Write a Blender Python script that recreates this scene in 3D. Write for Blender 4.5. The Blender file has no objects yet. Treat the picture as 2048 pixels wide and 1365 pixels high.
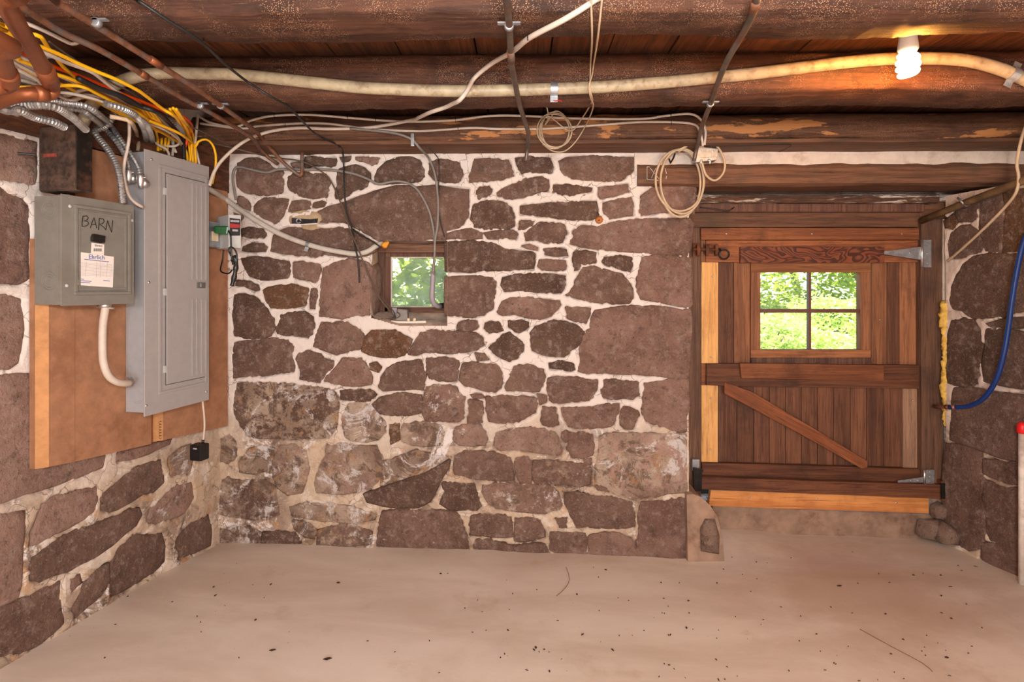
import bpy, math, random
import numpy as np
from mathutils import Vector, noise as mnoise

R = random.Random(7)
scene = bpy.context.scene
COL = scene.collection

# ------------------------------------------------------------------ camera
FPX, HX, HY = 1120.0, 1024.0, 574.0          # focal length and horizon in the 2048x1365 frame
YAW = math.radians(1.0)
CAM = Vector((0.0, 0.0, 1.267))
cd = bpy.data.cameras.new('camera'); cam = bpy.data.objects.new('camera', cd); COL.objects.link(cam)
cd.sensor_fit = 'HORIZONTAL'; cd.sensor_width = 36.0; cd.lens = FPX / 2048 * 36
cd.shift_y = (HY - 682.5) / 2048; cd.clip_start = 0.02
cam.location = CAM; cam.rotation_euler = (math.pi / 2, 0, YAW)
scene.camera = cam

# ------------------------------------------------------------------ sky, sun, fill lights, exposure
w = bpy.data.worlds.new('sky'); scene.world = w; w.use_nodes = True
wn = w.node_tree.nodes; wl = w.node_tree.links
sky = wn.new('ShaderNodeTexSky'); sky.sky_type = 'NISHITA'; sky.sun_disc = False
sky.sun_elevation = math.radians(48); sky.sun_rotation = math.radians(150)
wl.new(sky.outputs[0], wn['Background'].inputs[0]); wn['Background'].inputs[1].default_value = 0.55

def light(name, kind, loc, energy, color, size=0.1, rot=None):
    d = bpy.data.lights.new(name, kind); d.energy = energy; d.color = color
    o = bpy.data.objects.new(name, d); COL.objects.link(o); o.location = loc
    if kind == 'POINT': d.shadow_soft_size = size
    if kind == 'AREA': d.shape = 'DISK'; d.size = size
    if kind == 'SUN': d.angle = math.radians(0.6)
    if rot: o.rotation_euler = rot
    return o
light('sun', 'SUN', (0, -5, 8), 11.0, (1, .95, .85), rot=(math.radians(40), 0, math.radians(-25)))
# added fill lights behind the camera, without fixtures, in place of bounced flash
light('flash_fill_main', 'POINT', (0.12, -0.35, 1.55), 60, (1, .985, .965), .08)
light('flash_fill_rear', 'POINT', (-0.5, -1.5, 1.75), 55, (1, .985, .965), .16)
light('flash_fill_side', 'POINT', (1.3, -1.1, 1.7), 42, (1, .98, .955), .16)
light('low_fill_light', 'POINT', (-0.1, -0.9, .75), 60, (1, .985, .965), .20)  # added low fill to brighten the beam undersides, not a lamp of the cellar
vs = scene.view_settings
vs.view_transform = 'Standard'; vs.look = 'None'; vs.gamma = 1.0; vs.use_curve_mapping = False
vs.exposure = 0.80

# ------------------------------------------------------------------ pixel rays on real planes
RT = Vector((math.cos(YAW), math.sin(YAW), 0)); FW = Vector((-math.sin(YAW), math.cos(YAW), 0)); UP = Vector((0, 0, 1))
def ray(px, py): return RT * ((px - HX) / FPX) + FW + UP * (-(py - HY) / FPX)
def PD(px, py, d): return CAM + ray(px, py) * d
def PY(px, py, y):
    r = ray(px, py); return CAM + r * (y / r.y)
def PZ(px, py, z):
    r = ray(px, py); return CAM + r * ((z - CAM.z) / r.z)
def hit(px, py, p0, n, off=0):
    r = ray(px, py); return CAM + r * ((off - n.dot(CAM - p0)) / n.dot(r))
YB = 2.70                                            # face of the back wall
def vp_dir(px):
    r = ray(px, HY); r.z = 0; return r.normalized()
# left wall frame: s along the wall (away from the camera), z up, o off the wall
CORNER = PY(440, HY, YB); CORNER.z = 0
LS = vp_dir(1270); LN = Vector((LS.y, -LS.x, 0))
def LW(s, z, o=0): return CORNER + LS * s + LN * o + UP * z
def lp(px, py, o=0):                                 # pixel -> (s, z) on left wall plane at offset o
    p = hit(px, py, CORNER, LN, o) - CORNER - LN * o
    return (p.dot(LS), p.z)
def PL(px, py, o=0): return hit(px, py, CORNER, LN, o)
RP = PD(1905, HY, 2.80); RP.z = 0
RS = vp_dir(900); RN = Vector((-RS.y, RS.x, 0))
def RW(s, z, o=0): return RP + RS * s + RN * o + UP * z
def rp(px, py, o=0):
    p = hit(px, py, RP, RN, o) - RP - RN * o
    return (p.dot(RS), p.z)
def PR(px, py, o=0): return hit(px, py, RP, RN, o)

# ------------------------------------------------------------------ mesh helpers
def nz(v, s=1.0, seed=0.0): return mnoise.noise(Vector((v[0] * s + seed, v[1] * s + seed * .7, v[2] * s - seed)))
class MB:
    def __init__(s): s.v = []; s.f = []
    def add(s, vs, fs):
        b = len(s.v); s.v += [tuple(p) for p in vs]; s.f += [tuple(i + b for i in f) for f in fs]; return s
    def hexa(s, a, b):                               # two quads (front, back)
        return s.add(list(a) + list(b), [(0, 1, 2, 3), (7, 6, 5, 4), (0, 4, 5, 1), (1, 5, 6, 2), (2, 6, 7, 3), (3, 7, 4, 0)])
    def box(s, x0, x1, y0, y1, z0, z1):
        return s.hexa([(x0, y0, z0), (x1, y0, z0), (x1, y0, z1), (x0, y0, z1)], [(x0, y1, z0), (x1, y1, z0), (x1, y1, z1), (x0, y1, z1)])
    def prism(s, poly, vec):
        n = len(poly); vec = Vector(vec); a = [Vector(p) for p in poly]
        return s.add(a + [p + vec for p in a], [tuple(range(n)), tuple(range(2 * n - 1, n - 1, -1))] + [(i, i + n, (i + 1) % n + n, (i + 1) % n) for i in range(n)])
    def tube(s, pts, r, seg=8, cap=True, rf=None):
        pts = [Vector(p) for p in pts]; n = len(pts); b = len(s.v); prev = None
        for i, p in enumerate(pts):
            t = (pts[min(i + 1, n - 1)] - pts[max(i - 1, 0)])
            t = t.normalized() if t.length > 1e-9 else Vector((0, 0, 1))
            if prev is None:
                u = t.orthogonal().normalized()
            else:
                u = prev - t * prev.dot(t); u = u.normalized() if u.length > 1e-6 else t.orthogonal().normalized()
            prev = u; q = t.cross(u); rr = r if rf is None else r * rf(i)
            for k in range(seg):
                a = 2 * math.pi * k / seg; s.v.append(tuple(p + (u * math.cos(a) + q * math.sin(a)) * rr))
        for i in range(n - 1):
            for k in range(seg):
                s.f.append((b + i * seg + k, b + i * seg + (k + 1) % seg, b + (i + 1) * seg + (k + 1) % seg, b + (i + 1) * seg + k))
        if cap:
            s.f.append(tuple(b + k for k in range(seg))[::-1]); s.f.append(tuple(b + (n - 1) * seg + k for k in range(seg)))
        return s
    def lathe(s, base, axis, prof, seg=16):          # prof: (radius, distance along axis)
        base = Vector(base); axis = Vector(axis).normalized(); u = axis.orthogonal().normalized(); q = axis.cross(u); b = len(s.v); n = len(prof)
        for r, h in prof:
            for k in range(seg):
                a = 2 * math.pi * k / seg; s.v.append(tuple(base + axis * h + (u * math.cos(a) + q * math.sin(a)) * r))
        for i in range(n - 1):
            for k in range(seg):
                s.f.append((b + i * seg + k, b + i * seg + (k + 1) % seg, b + (i + 1) * seg + (k + 1) % seg, b + (i + 1) * seg + k))
        s.f.append(tuple(b + k for k in range(seg))[::-1]); s.f.append(tuple(b + (n - 1) * seg + k for k in range(seg)))
        return s
    def build(s, name, mat, parent=None, smooth=False, bevel=0, color=None):
        me = bpy.data.meshes.new(name); me.from_pydata(s.v, [], s.f); me.validate(); me.update()
        import bmesh
        bm = bmesh.new(); bm.from_mesh(me); bmesh.ops.recalc_face_normals(bm, faces=bm.faces[:])
        if bevel:
            bmesh.ops.bevel(bm, geom=[e for e in bm.edges if len(e.link_faces) == 2 and e.calc_face_angle(0) > .5], offset=bevel, segments=2, affect='EDGES', profile=.6, clamp_overlap=True)
        bm.to_mesh(me); bm.free()
        if smooth:
            for p in me.polygons: p.use_smooth = True
        return link(name, me, mat, parent, color)
def link(name, me, mat, parent=None, color=None):
    me.materials.append(mat); o = bpy.data.objects.new(name, me); COL.objects.link(o)
    if color: o.color = color
    if parent is not None: adopt(o, parent)
    return o
def adopt(o, parent):
    o.parent = parent
    q = parent; l = Vector((0, 0, 0))
    while q is not None: l += q.location; q = q.parent
    o.location = -l
def tag(o, label, cat, group=None):
    o['label'] = label; o['category'] = cat
    if group: o['group'] = group
    return o
def thing(name, loc, label, cat, group=None):
    o = bpy.data.objects.new(name, None); COL.objects.link(o); o.location = Vector(loc); o.empty_display_size = .05
    return tag(o, label, cat, group)
def structure(o): o['kind'] = 'structure'; return o

def smooth_path(pts, step=0.012):
    pts = [Vector(p) for p in pts]
    if len(pts) < 3:
        return [pts[0].lerp(pts[-1], i / 6) for i in range(7)]
    out = []
    for i in range(len(pts) - 1):
        p0 = pts[max(i - 1, 0)]; p1 = pts[i]; p2 = pts[i + 1]; p3 = pts[min(i + 2, len(pts) - 1)]
        n = max(2, int((p2 - p1).length / step))
        for k in range(n):
            t = k / n
            out.append(0.5 * ((2 * p1) + (p2 - p0) * t + (2 * p0 - 5 * p1 + 4 * p2 - p3) * t * t + (3 * p1 - p0 - 3 * p2 + p3) * t ** 3))
    out.append(pts[-1]); return out

# ------------------------------------------------------------------ materials
class NT:
    def __init__(s, name, rough=.7, metal=0.0, spec=.3):
        s.m = bpy.data.materials.new(name); s.m.use_nodes = True; s.t = s.m.node_tree; s.n = s.t.nodes; s.b = s.n['Principled BSDF']
        s.b.inputs['Roughness'].default_value = rough; s.b.inputs['Metallic'].default_value = metal
        s.b.inputs['Specular IOR Level'].default_value = spec
    def link(s, a, b): s.t.links.new(a, b)
    def new(s, t, **kw):
        n = s.n.new(t)
        for k, v in kw.items(): setattr(n, k, v)
        return n
    def pos(s, scale=(1, 1, 1), rot=(0, 0, 0), obj=False):
        if obj: src = s.new('ShaderNodeTexCoord').outputs['Object']
        else: src = s.new('ShaderNodeNewGeometry').outputs['Position']
        mp = s.new('ShaderNodeMapping'); mp.inputs['Scale'].default_value = scale; mp.inputs['Rotation'].default_value = rot
        s.link(src, mp.inputs[0]); return mp.outputs[0]
    def noise(s, vec, scale, detail=4, rough=.6, dist=0.0):
        n = s.new('ShaderNodeTexNoise'); n.inputs['Scale'].default_value = scale; n.inputs['Detail'].default_value = detail
        n.inputs['Roughness'].default_value = rough; n.inputs['Distortion'].default_value = dist
        s.link(vec, n.inputs['Vector']); return n.outputs['Fac']
    def ramp(s, fac, lo, hi, a=0.0, b=1.0):
        n = s.new('ShaderNodeMapRange'); n.interpolation_type = 'SMOOTHSTEP'
        s.link(fac, n.inputs[0])
        for i, v in enumerate((lo, hi, a, b)): n.inputs[i + 1].default_value = v
        return n.outputs[0]
    def math(s, op, a, b=None):
        n = s.new('ShaderNodeMath', operation=op)
        for i, v in enumerate((a, b)):
            if v is None: continue
            if isinstance(v, (int, float)): n.inputs[i].default_value = v
            else: s.link(v, n.inputs[i])
        return n.outputs[0]
    def mix(s, fac, a, b, mode='MIX'):
        n = s.new('ShaderNodeMix', data_type='RGBA', blend_type=mode)
        for sock, v in ((n.inputs[0], fac), (n.inputs[6], a), (n.inputs[7], b)):
            if isinstance(v, (int, float)): sock.default_value = v
            elif isinstance(v, tuple): sock.default_value = v + (1,) if len(v) == 3 else v
            else: s.link(v, sock)
        return n.outputs[2]
    def bump(s, h, strength=.3, dist=.004):
        n = s.new('ShaderNodeBump'); n.inputs['Strength'].default_value = strength; n.inputs['Distance'].default_value = dist
        s.link(h, n.inputs['Height']); s.link(n.outputs[0], s.b.inputs['Normal'])
    def color(s, c):
        if isinstance(c, tuple): s.b.inputs['Base Color'].default_value = c + (1,)
        else: s.link(c, s.b.inputs['Base Color'])
        return s.m
def srgb(r, g, b):
    f = lambda c: ((c / 255 + .055) / 1.055) ** 2.4 if c > 10 else c / 255 / 12.92
    return (f(r), f(g), f(b))

def crust(t, p):
    c = t.mix(t.ramp(t.noise(p, 5, 6, .7), .42, .56), (.48, .36, .27), (.30, .21, .155))
    c = t.mix(t.ramp(t.noise(p, 8, 9, .75, .9), .50, .58, 0, .9), c, (.13, .08, .055))
    c = t.mix(t.ramp(t.noise(p, 13, 8, .7, .6), .54, .62, 0, .8), c, (.42, .22, .095))
    c = t.mix(t.ramp(t.noise(p, 6.0, 10, .78, 1.0), .525, .585, 0, .95), c, (.72, .66, .63))
    return t.mix(t.ramp(t.noise(p, 70, 4, .7), .56, .7, 0, .6), c, (.12, .08, .06))
def mat_stone():
    t = NT('field_stone', .78, spec=.25); p = t.pos()
    oi = t.new('ShaderNodeObjectInfo'); base = oi.outputs['Color']; enc = oi.outputs['Alpha']
    big = t.noise(p, 5, 8, .65, .4); c = t.mix(t.ramp(big, .3, .72), base, t.mix(1.0, base, (.55, .50, .47), 'MULTIPLY'))
    mid = t.noise(p, 26, 8, .7); c = t.mix(t.ramp(mid, .50, .68, 0, .55), c, (.40, .30, .25)); c = t.mix(t.ramp(t.noise(p, 17, 8, .75, .5), .48, .34, 0, .65), c, (.085, .055, .04))
    fine = t.noise(p, 120, 4, .7); c = t.mix(t.ramp(fine, .54, .72, 0, .6), c, (.42, .33, .29))
    c = t.mix(t.ramp(t.noise(p, 75, 5, .7), .44, .28, 0, .8), c, (.045, .028, .022))
    # salt bloom and lime wash on damp stones
    e1 = t.noise(p, 7.5, 10, .72, 1.2); e2 = t.noise(p, 45, 5, .7)
    em = t.math('ADD', t.math('MULTIPLY', e1, .62), t.math('MULTIPLY', e2, .38))
    th = t.math('SUBTRACT', .78, t.math('MULTIPLY', enc, .42))
    mk = t.ramp(t.math('SUBTRACT', em, th), -.025, .05)
    mk = t.math('MULTIPLY', mk, t.math('GREATER_THAN', enc, .05))
    hue = t.noise(p, 9, 5, .6)
    ec = crust(t, p)
    c = t.mix(t.math('MULTIPLY', mk, .92), c, ec)
    # rusty brown damp blots
    c = t.mix(t.math('MULTIPLY', t.ramp(t.noise(p, 11, 6, .7, .8), .60, .72), t.math('MULTIPLY', enc, .7)), c, (.14, .065, .03))
    t.bump(t.math('ADD', t.math('MULTIPLY', mid, .8), t.math('ADD', t.math('MULTIPLY', fine, .35), big)), 1.0, .018)
    return t.color(c)
def mat_mortar(name='lime_mortar', top=(.70, .615, .56)):
    t = NT(name, .85, spec=.2); p = t.pos()
    sep = t.new('ShaderNodeSeparateXYZ'); t.link(p, sep.inputs[0])
    wob = t.noise(p, 2.2, 4, .6)
    zz = t.math('ADD', sep.outputs[2], t.math('MULTIPLY', t.math('SUBTRACT', wob, .5), .55))
    up = t.ramp(zz, .42, .85)
    stain = t.noise(p, 9, 8, .7, .6)
    low = t.mix(t.ramp(t.noise(p, 3.2, 4, .6), .42, .62, .35, 1.0), (.60, .46, .33), crust(t, p))
    c = t.mix(up, low, top)
    c = t.mix(t.ramp(t.noise(p, 16, 8, .7), .54, .74, 0, .6), c, (.45, .34, .27))
    c = t.mix(t.ramp(t.noise(p, 60, 4, .7), .62, .75, 0, .5), c, (.25, .18, .14))
    crk = t.new('ShaderNodeTexVoronoi', feature='DISTANCE_TO_EDGE'); crk.inputs['Scale'].default_value = 13
    wv_ = t.new('ShaderNodeVectorMath', operation='ADD'); nn = t.new('ShaderNodeTexNoise'); nn.inputs['Scale'].default_value = 20; t.link(p, nn.inputs['Vector'])
    sc_ = t.new('ShaderNodeVectorMath', operation='SCALE'); sc_.inputs['Scale'].default_value = .06; t.link(nn.outputs['Color'], sc_.inputs[0]); t.link(p, wv_.inputs[0]); t.link(sc_.outputs[0], wv_.inputs[1]); t.link(wv_.outputs[0], crk.inputs['Vector'])
    c = t.mix(t.math('MULTIPLY', t.ramp(crk.outputs['Distance'], .022, .008, 0, .75), t.ramp(t.noise(p, 4, 3, .6), .46, .56)), c, (.16, .11, .085))
    t.bump(t.math('ADD', t.noise(p, 45, 6, .7), t.math('MULTIPLY', t.noise(p, 160, 3, .6), .4)), .6, .006)
    return t.color(c)
def mat_wood(name, c1, c2, axis='x', rough=.65, ring=1.0, dark=None, speck=0.0, patch=None, rot=0.0, spec=.3):
    t = NT(name, rough, spec=spec)
    sc = {'x': (1.2, 24, 24), 'z': (24, 24, 1.2), 'y': (24, 1.2, 24)}[axis]
    p = t.pos(); 
    if rot:
        mp = t.new('ShaderNodeMapping'); mp.inputs['Rotation'].default_value = (0, rot, 0); t.link(p, mp.inputs[0]); p0 = mp.outputs[0]
    else: p0 = p
    mp = t.new('ShaderNodeMapping'); mp.inputs['Scale'].default_value = sc; t.link(p0, mp.inputs[0]); pg = mp.outputs[0]
    g = t.noise(pg, 1.6 * ring, 8, .7, .8); g2 = t.noise(pg, 5 * ring, 6, .7)
    oi = t.new('ShaderNodeObjectInfo')
    c = t.mix(t.ramp(g, .38, .62), c1, c2)
    c = t.mix(t.ramp(g2, .50, .70, 0, .8), c, t.mix(1.0, c, (.36, .30, .28), 'MULTIPLY'))
    blot = t.noise(p, 4.5, 6, .65)
    c = t.mix(t.ramp(blot, .50, .72, 0, .75), c, dark if dark else tuple(.45 * k for k in c1))
    v = t.math('ADD', .82, t.math('MULTIPLY', oi.outputs['Random'], .36))
    hs = t.new('ShaderNodeHueSaturation'); t.link(v, hs.inputs['Value']); t.link(c, hs.inputs['Color']); c = hs.outputs[0]
    if speck:
        sp = t.new('ShaderNodeTexVoronoi'); sp.inputs['Scale'].default_value = 270; t.link(p, sp.inputs['Vector'])
        m = t.math('MULTIPLY', t.ramp(sp.outputs['Distance'], .36, .22), t.ramp(t.noise(p, 7, 4, .7), .42, .62))
        c = t.mix(t.math('MULTIPLY', m, speck), c, (.50, .29, .16))
        st = t.new('ShaderNodeMapping'); st.inputs['Scale'].default_value = (4, 60, 60); t.link(p, st.inputs[0])
        c = t.mix(t.ramp(t.noise(st.outputs[0], 1.7, 5, .7), .62, .72, 0, .5 * speck), c, (.40, .20, .10))
    if patch:
        pm = t.new('ShaderNodeMapping'); pm.inputs['Scale'].default_value = (2.2, 7, 10); t.link(p, pm.inputs[0])
        c = t.mix(t.ramp(t.noise(pm.outputs[0], 1.3, 7, .6), .565, .59, 0, .9), c, patch)
    t.bump(t.math('ADD', g, t.math('MULTIPLY', g2, .8)), .6, .005)
    return t.color(c)
def mat_plain(name, c, rough=.5, metal=0.0, var=.12, scale=30, spec=.35, dirt=None, dirtamt=.5, bump=0.0, dscale=6):
    t = NT(name, rough, metal, spec); p = t.pos()
    n = t.noise(p, scale, 5, .6)
    col = t.mix(t.ramp(n, .3, .7), tuple(k * (1 - var) for k in c), tuple(min(1, k * (1 + var)) for k in c))
    if dirt: col = t.mix(t.ramp(t.noise(p, dscale, 7, .7), .48, .68, 0, dirtamt), col, dirt)
    if bump: t.bump(t.noise(p, scale * 2, 5, .7), bump, .003)
    return t.color(col)

M = {}
M['stone'] = mat_stone(); M['mortar'] = mat_mortar(); M['mortar_brown'] = mat_mortar('brown_mortar', (.58, .46, .39))
M['beam'] = mat_wood('old_beam_wood', srgb(100, 63, 45), srgb(70, 44, 33), 'x', dark=srgb(44, 29, 23), speck=.85)
M['beam_patchy'] = mat_wood('beam_wood_worn', srgb(112, 76, 54), srgb(80, 54, 41), 'x', dark=srgb(54, 40, 33), speck=.5, patch=srgb(190, 130, 78))
M['lintel'] = mat_wood('lintel_wood', srgb(118, 82, 60), srgb(88, 60, 45), 'x', dark=srgb(78, 64, 50))
M['plate'] = mat_wood('plate_wood', srgb(116, 72, 48), srgb(80, 48, 34), 'y', dark=srgb(60, 38, 28))
M['ceiling'] = mat_wood('subfloor_wood', srgb(128, 74, 44), srgb(92, 52, 32), 'y', dark=srgb(60, 34, 22))
M['door'] = mat_wood('door_plank_wood', srgb(122, 80, 56), srgb(92, 58, 42), 'z', dark=srgb(70, 46, 35))
M['door_mid'] = mat_wood('door_plank_lighter', srgb(156, 104, 70), srgb(124, 80, 54), 'z', dark=srgb(100, 66, 48))
M['rail'] = mat_wood('door_rail_wood', srgb(152, 94, 58), srgb(120, 70, 43), 'x', dark=srgb(84, 50, 34))
M['rail_dark'] = mat_wood('door_rail_dark', srgb(122, 76, 50), srgb(90, 54, 38), 'x', dark=srgb(62, 42, 32))
M['brace'] = mat_wood('brace_wood', srgb(158, 96, 60), srgb(126, 72, 44), 'x', dark=srgb(104, 62, 42), rot=math.radians(-30))
M['pine'] = mat_wood('new_pine', srgb(232, 178, 112), srgb(214, 156, 92), 'z', dark=srgb(198, 142, 84), ring=.6)
M['pine_x'] = mat_wood('kickboard_pine', srgb(214, 146, 84), srgb(188, 120, 64), 'x', dark=srgb(168, 104, 58), ring=.6)
M['pine_grey'] = mat_wood('weathered_pine', srgb(170, 132, 104), srgb(136, 104, 84), 'z', dark=srgb(180, 122, 76))
M['post'] = mat_wood('post_wood', srgb(116, 84, 64), srgb(86, 60, 46), 'z', dark=srgb(70, 52, 42))
M['backboard'] = mat_plain('backboard_wood', srgb(162, 116, 86), .72, var=.14, scale=22, dirt=srgb(126, 82, 56), dirtamt=.55, bump=.6, dscale=5)
M['backboard_edge'] = mat_plain('backboard_chamfer', srgb(188, 134, 86), .72, var=.14, scale=22, dirt=srgb(150, 100, 64), dirtamt=.5, bump=.6, dscale=7)
M['sash'] = mat_wood('sash_wood', srgb(160, 106, 68), srgb(128, 80, 52), 'x', dark=srgb(96, 62, 42))
M['muntin'] = mat_plain('muntin_paint', srgb(104, 70, 60), .5)
M['window_wood'] = mat_wood('window_frame_wood', srgb(112, 78, 62), srgb(84, 56, 46), 'z', dark=srgb(60, 42, 36))
M['window_head'] = mat_wood('window_head_wood', srgb(150, 110, 84), srgb(110, 76, 58), 'x', dark=srgb(64, 44, 36))
def mat_grain():
    t = NT('flame_grain_plank', .6); p = t.pos((1, 1, 2.3)); n1 = t.noise(p, 5.0, 2, .5, .5)
    wv = t.math('FRACT', t.math('MULTIPLY', n1, 13.0)); c = t.mix(t.ramp(wv, .15, .75), srgb(128, 70, 44), srgb(72, 40, 29))
    t.bump(wv, .4, .003); return t.color(c)
M['grain'] = mat_grain()
def mat_floor():
    t = NT('painted_concrete', .50, spec=.35); p = t.pos()
    st = t.new('ShaderNodeMapping'); st.inputs['Scale'].default_value = (.55, 1.6, 1); st.inputs['Rotation'].default_value = (0, 0, .5); t.link(p, st.inputs[0])
    c = t.mix(t.ramp(t.noise(st.outputs[0], 2.2, 8, .62, .4), .32, .7), srgb(228, 213, 198), srgb(206, 187, 169))
    c = t.mix(t.ramp(t.noise(p, 3.0, 7, .65), .56, .74, 0, .5), c, srgb(178, 146, 120))
    c = t.mix(t.ramp(t.noise(st.outputs[0], 14, 6, .7), .62, .8, 0, .5), c, srgb(240, 220, 202))
    c = t.mix(t.ramp(t.noise(p, 95, 3, .6), .70, .76, 0, .7), c, srgb(126, 88, 66))
    # trodden brown dirt in front of the door
    d = t.new('ShaderNodeVectorMath', operation='DISTANCE'); d.inputs[1].default_value = (1.45, 2.45, 0); t.link(p, d.inputs[0])
    wob = t.math('ADD', d.outputs['Value'], t.math('MULTIPLY', t.noise(p, 3.5, 6, .7), .9))
    c = t.mix(t.ramp(wob, 1.15, .55, 0, .6), c, srgb(178, 143, 118))
    t.bump(t.math('ADD', t.noise(p, 7, 6, .6), t.math('MULTIPLY', t.noise(p, 70, 4, .6), .2)), .25, .006)
    return t.color(c)
M['floor'] = mat_floor()
M['concrete'] = mat_plain('old_concrete', srgb(152, 124, 104), .8, var=.2, scale=14, dirt=srgb(112, 84, 66), dirtamt=.8, bump=.6)
M['plaster'] = mat_plain('white_plaster', srgb(206, 192, 180), .85, var=.06, dirt=srgb(150, 122, 100), dirtamt=.5, bump=.4, dscale=10)
M['panel'] = mat_plain('grey_enamel', srgb(160, 160, 163), .42, var=.03, spec=.4)
M['panel_cover'] = mat_plain('grey_cover_enamel', srgb(162, 156, 154), .42, var=.03, spec=.4)
M['panel_dark'] = mat_plain('olive_grey_enamel', srgb(128, 124, 116), .38, var=.05, spec=.45, dirt=srgb(110, 98, 84), dirtamt=.35)
M['panel_seam'] = mat_plain('panel_seam', srgb(96, 94, 92), .6)
M['black'] = mat_plain('black_plastic', (.012, .011, .011), .32, spec=.5)
M['black_wire'] = mat_plain('black_wire', (.018, .016, .015), .45)
M['rust_box'] = mat_plain('rusted_black_steel', srgb(66, 50, 42), .75, var=.45, scale=60, dirt=srgb(112, 86, 70), dirtamt=.75, bump=.8, dscale=14)
M['rust_side'] = mat_plain('rusted_black_side', srgb(22, 17, 15), .55, var=.3, scale=40, dirt=srgb(92, 62, 46), dirtamt=.85, bump=.5, dscale=11)
M['zinc'] = mat_plain('zinc_steel', (.62, .62, .62), .32, .9, var=.15, scale=50)
M['zinc_dull'] = mat_plain('dull_galvanised', (.40, .41, .43), .42, .7, var=.2, scale=40)
M['armor'] = mat_plain('armored_conduit', (.40, .40, .40), .40, .75, var=.2, scale=80)
M['copper'] = mat_plain('copper', srgb(156, 94, 62), .40, .6, var=.25, scale=12, dirt=srgb(88, 54, 38), dirtamt=.8)
M['pipe_rust'] = mat_plain('rusty_pipe', srgb(122, 80, 58), .5, .2, var=.35, scale=40, dirt=srgb(110, 106, 102), dirtamt=.95, dscale=16)
M['pipe_grey'] = mat_plain('grey_iron_pipe', srgb(104, 92, 84), .45, .5, var=.3, scale=16, dirt=srgb(120, 70, 46), dirtamt=.8)
M['conduit'] = mat_plain('cream_conduit', srgb(172, 156, 128), .42, var=.14, scale=24, dirt=srgb(118, 90, 68), dirtamt=.75, dscale=22)
M['conduit_grey'] = mat_plain('grey_cable_jacket', srgb(190, 182, 172), .5, var=.06, dirt=srgb(150, 138, 126), dirtamt=.4)
M['white_wire'] = mat_plain('white_cable', srgb(202, 186, 172), .5, var=.06)
M['cream_wire'] = mat_plain('cream_cable', srgb(186, 162, 134), .5, var=.06)
M['grey_wire'] = mat_plain('grey_cable', srgb(130, 122, 116), .5, var=.08)
M['brown_wire'] = mat_plain('brown_wire', srgb(92, 76, 62), .55, var=.15)
M['yellow'] = mat_plain('yellow_cable', srgb(238, 176, 22), .42, var=.06)
M['orange'] = mat_plain('orange_cable', srgb(226, 72, 16), .42, var=.06)
M['blue'] = mat_plain('blue_hose', srgb(10, 50, 112), .25, var=.05, spec=.55)
M['green'] = mat_plain('green_plastic', srgb(10, 82, 34), .3, spec=.5)
M['pvc'] = mat_plain('grey_pvc', srgb(150, 142, 148), .4, var=.04)
M['paper'] = mat_plain('paper', srgb(238, 228, 220), .7, var=.02)
M['ink'] = mat_plain('black_ink', srgb(30, 26, 24), .6)
M['ink_blue'] = mat_plain('blue_ink', srgb(28, 66, 150), .6)
M['ink_grey'] = mat_plain('grey_print', srgb(170, 160, 168), .7)
M['chalk'] = mat_plain('chalk', srgb(222, 212, 202), .9)
M['red'] = mat_plain('red_print', srgb(168, 36, 36), .6)
M['red_label'] = mat_plain('faded_red_label', srgb(140, 62, 48), .8, var=.3, scale=80)
M['red_cap'] = mat_plain('red_cap', srgb(216, 30, 34), .4)
M['ivory'] = mat_plain('ivory_plastic', srgb(222, 196, 160), .4)
M['device'] = mat_plain('pale_grey_steel', srgb(186, 186, 184), .45, var=.04)
M['white_pole'] = mat_plain('white_pole_paint', srgb(214, 200, 188), .5, dirt=srgb(150, 120, 100), dirtamt=.6)
M['dark_pole'] = mat_plain('brown_pole', srgb(112, 88, 62), .5, .1, var=.3, scale=16, dirt=srgb(60, 44, 32), dirtamt=.7)
M['foam'] = mat_plain('yellow_foam', srgb(218, 176, 84), .7, var=.2, scale=40, bump=.5)
M['foam_orange'] = mat_plain('orange_foam', srgb(226, 150, 46), .6, var=.12, scale=60)
M['clay'] = mat_plain('orange_wood_knob', srgb(176, 104, 48), .6, var=.2)
M['rust'] = mat_plain('rusty_iron', srgb(110, 62, 36), .7, .2, var=.4, scale=60, dirt=srgb(54, 36, 28), dirtamt=.8)
M['iron'] = mat_plain('black_iron', srgb(38, 35, 34), .45, .4, var=.3)
M['debris'] = mat_plain('dry_debris', srgb(70, 44, 32), .8, var=.4, scale=20)
M['straw'] = mat_plain('dry_straw', srgb(136, 94, 58), .8)
M['bare'] = mat_plain('exposed_clay_patch', srgb(170, 146, 116), .85, var=.15, bump=.5)
M['dark_hole'] = mat_plain('black_tar', srgb(40, 37, 36), .8, var=.5, scale=40)
M['ground'] = mat_plain('garden_soil', srgb(112, 120, 70), .9, var=.3, scale=8)
M['trunk'] = mat_plain('bark', srgb(96, 84, 70), .9, var=.3)
def mat_leaf(name, c1, c2):
    t = NT(name, .5); t.n.remove(t.b)
    oi = t.noise(t.pos(), 9, 3, .6); c = t.mix(t.ramp(oi, .35, .65), c1, c2)
    d = t.new('ShaderNodeBsdfDiffuse'); tr = t.new('ShaderNodeBsdfTranslucent'); ms = t.new('ShaderNodeMixShader'); ms.inputs[0].default_value = .45
    t.link(c, d.inputs[0]); t.link(c, tr.inputs[0]); t.link(d.outputs[0], ms.inputs[1]); t.link(tr.outputs[0], ms.inputs[2])
    t.link(ms.outputs[0], t.n['Material Output'].inputs[0]); return t.m
M['leaf'] = mat_leaf('garden_leaf', srgb(188, 200, 84), srgb(132, 156, 54))
M['leaf_dark'] = mat_leaf('tree_leaf', srgb(162, 168, 76), srgb(110, 124, 48))
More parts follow.
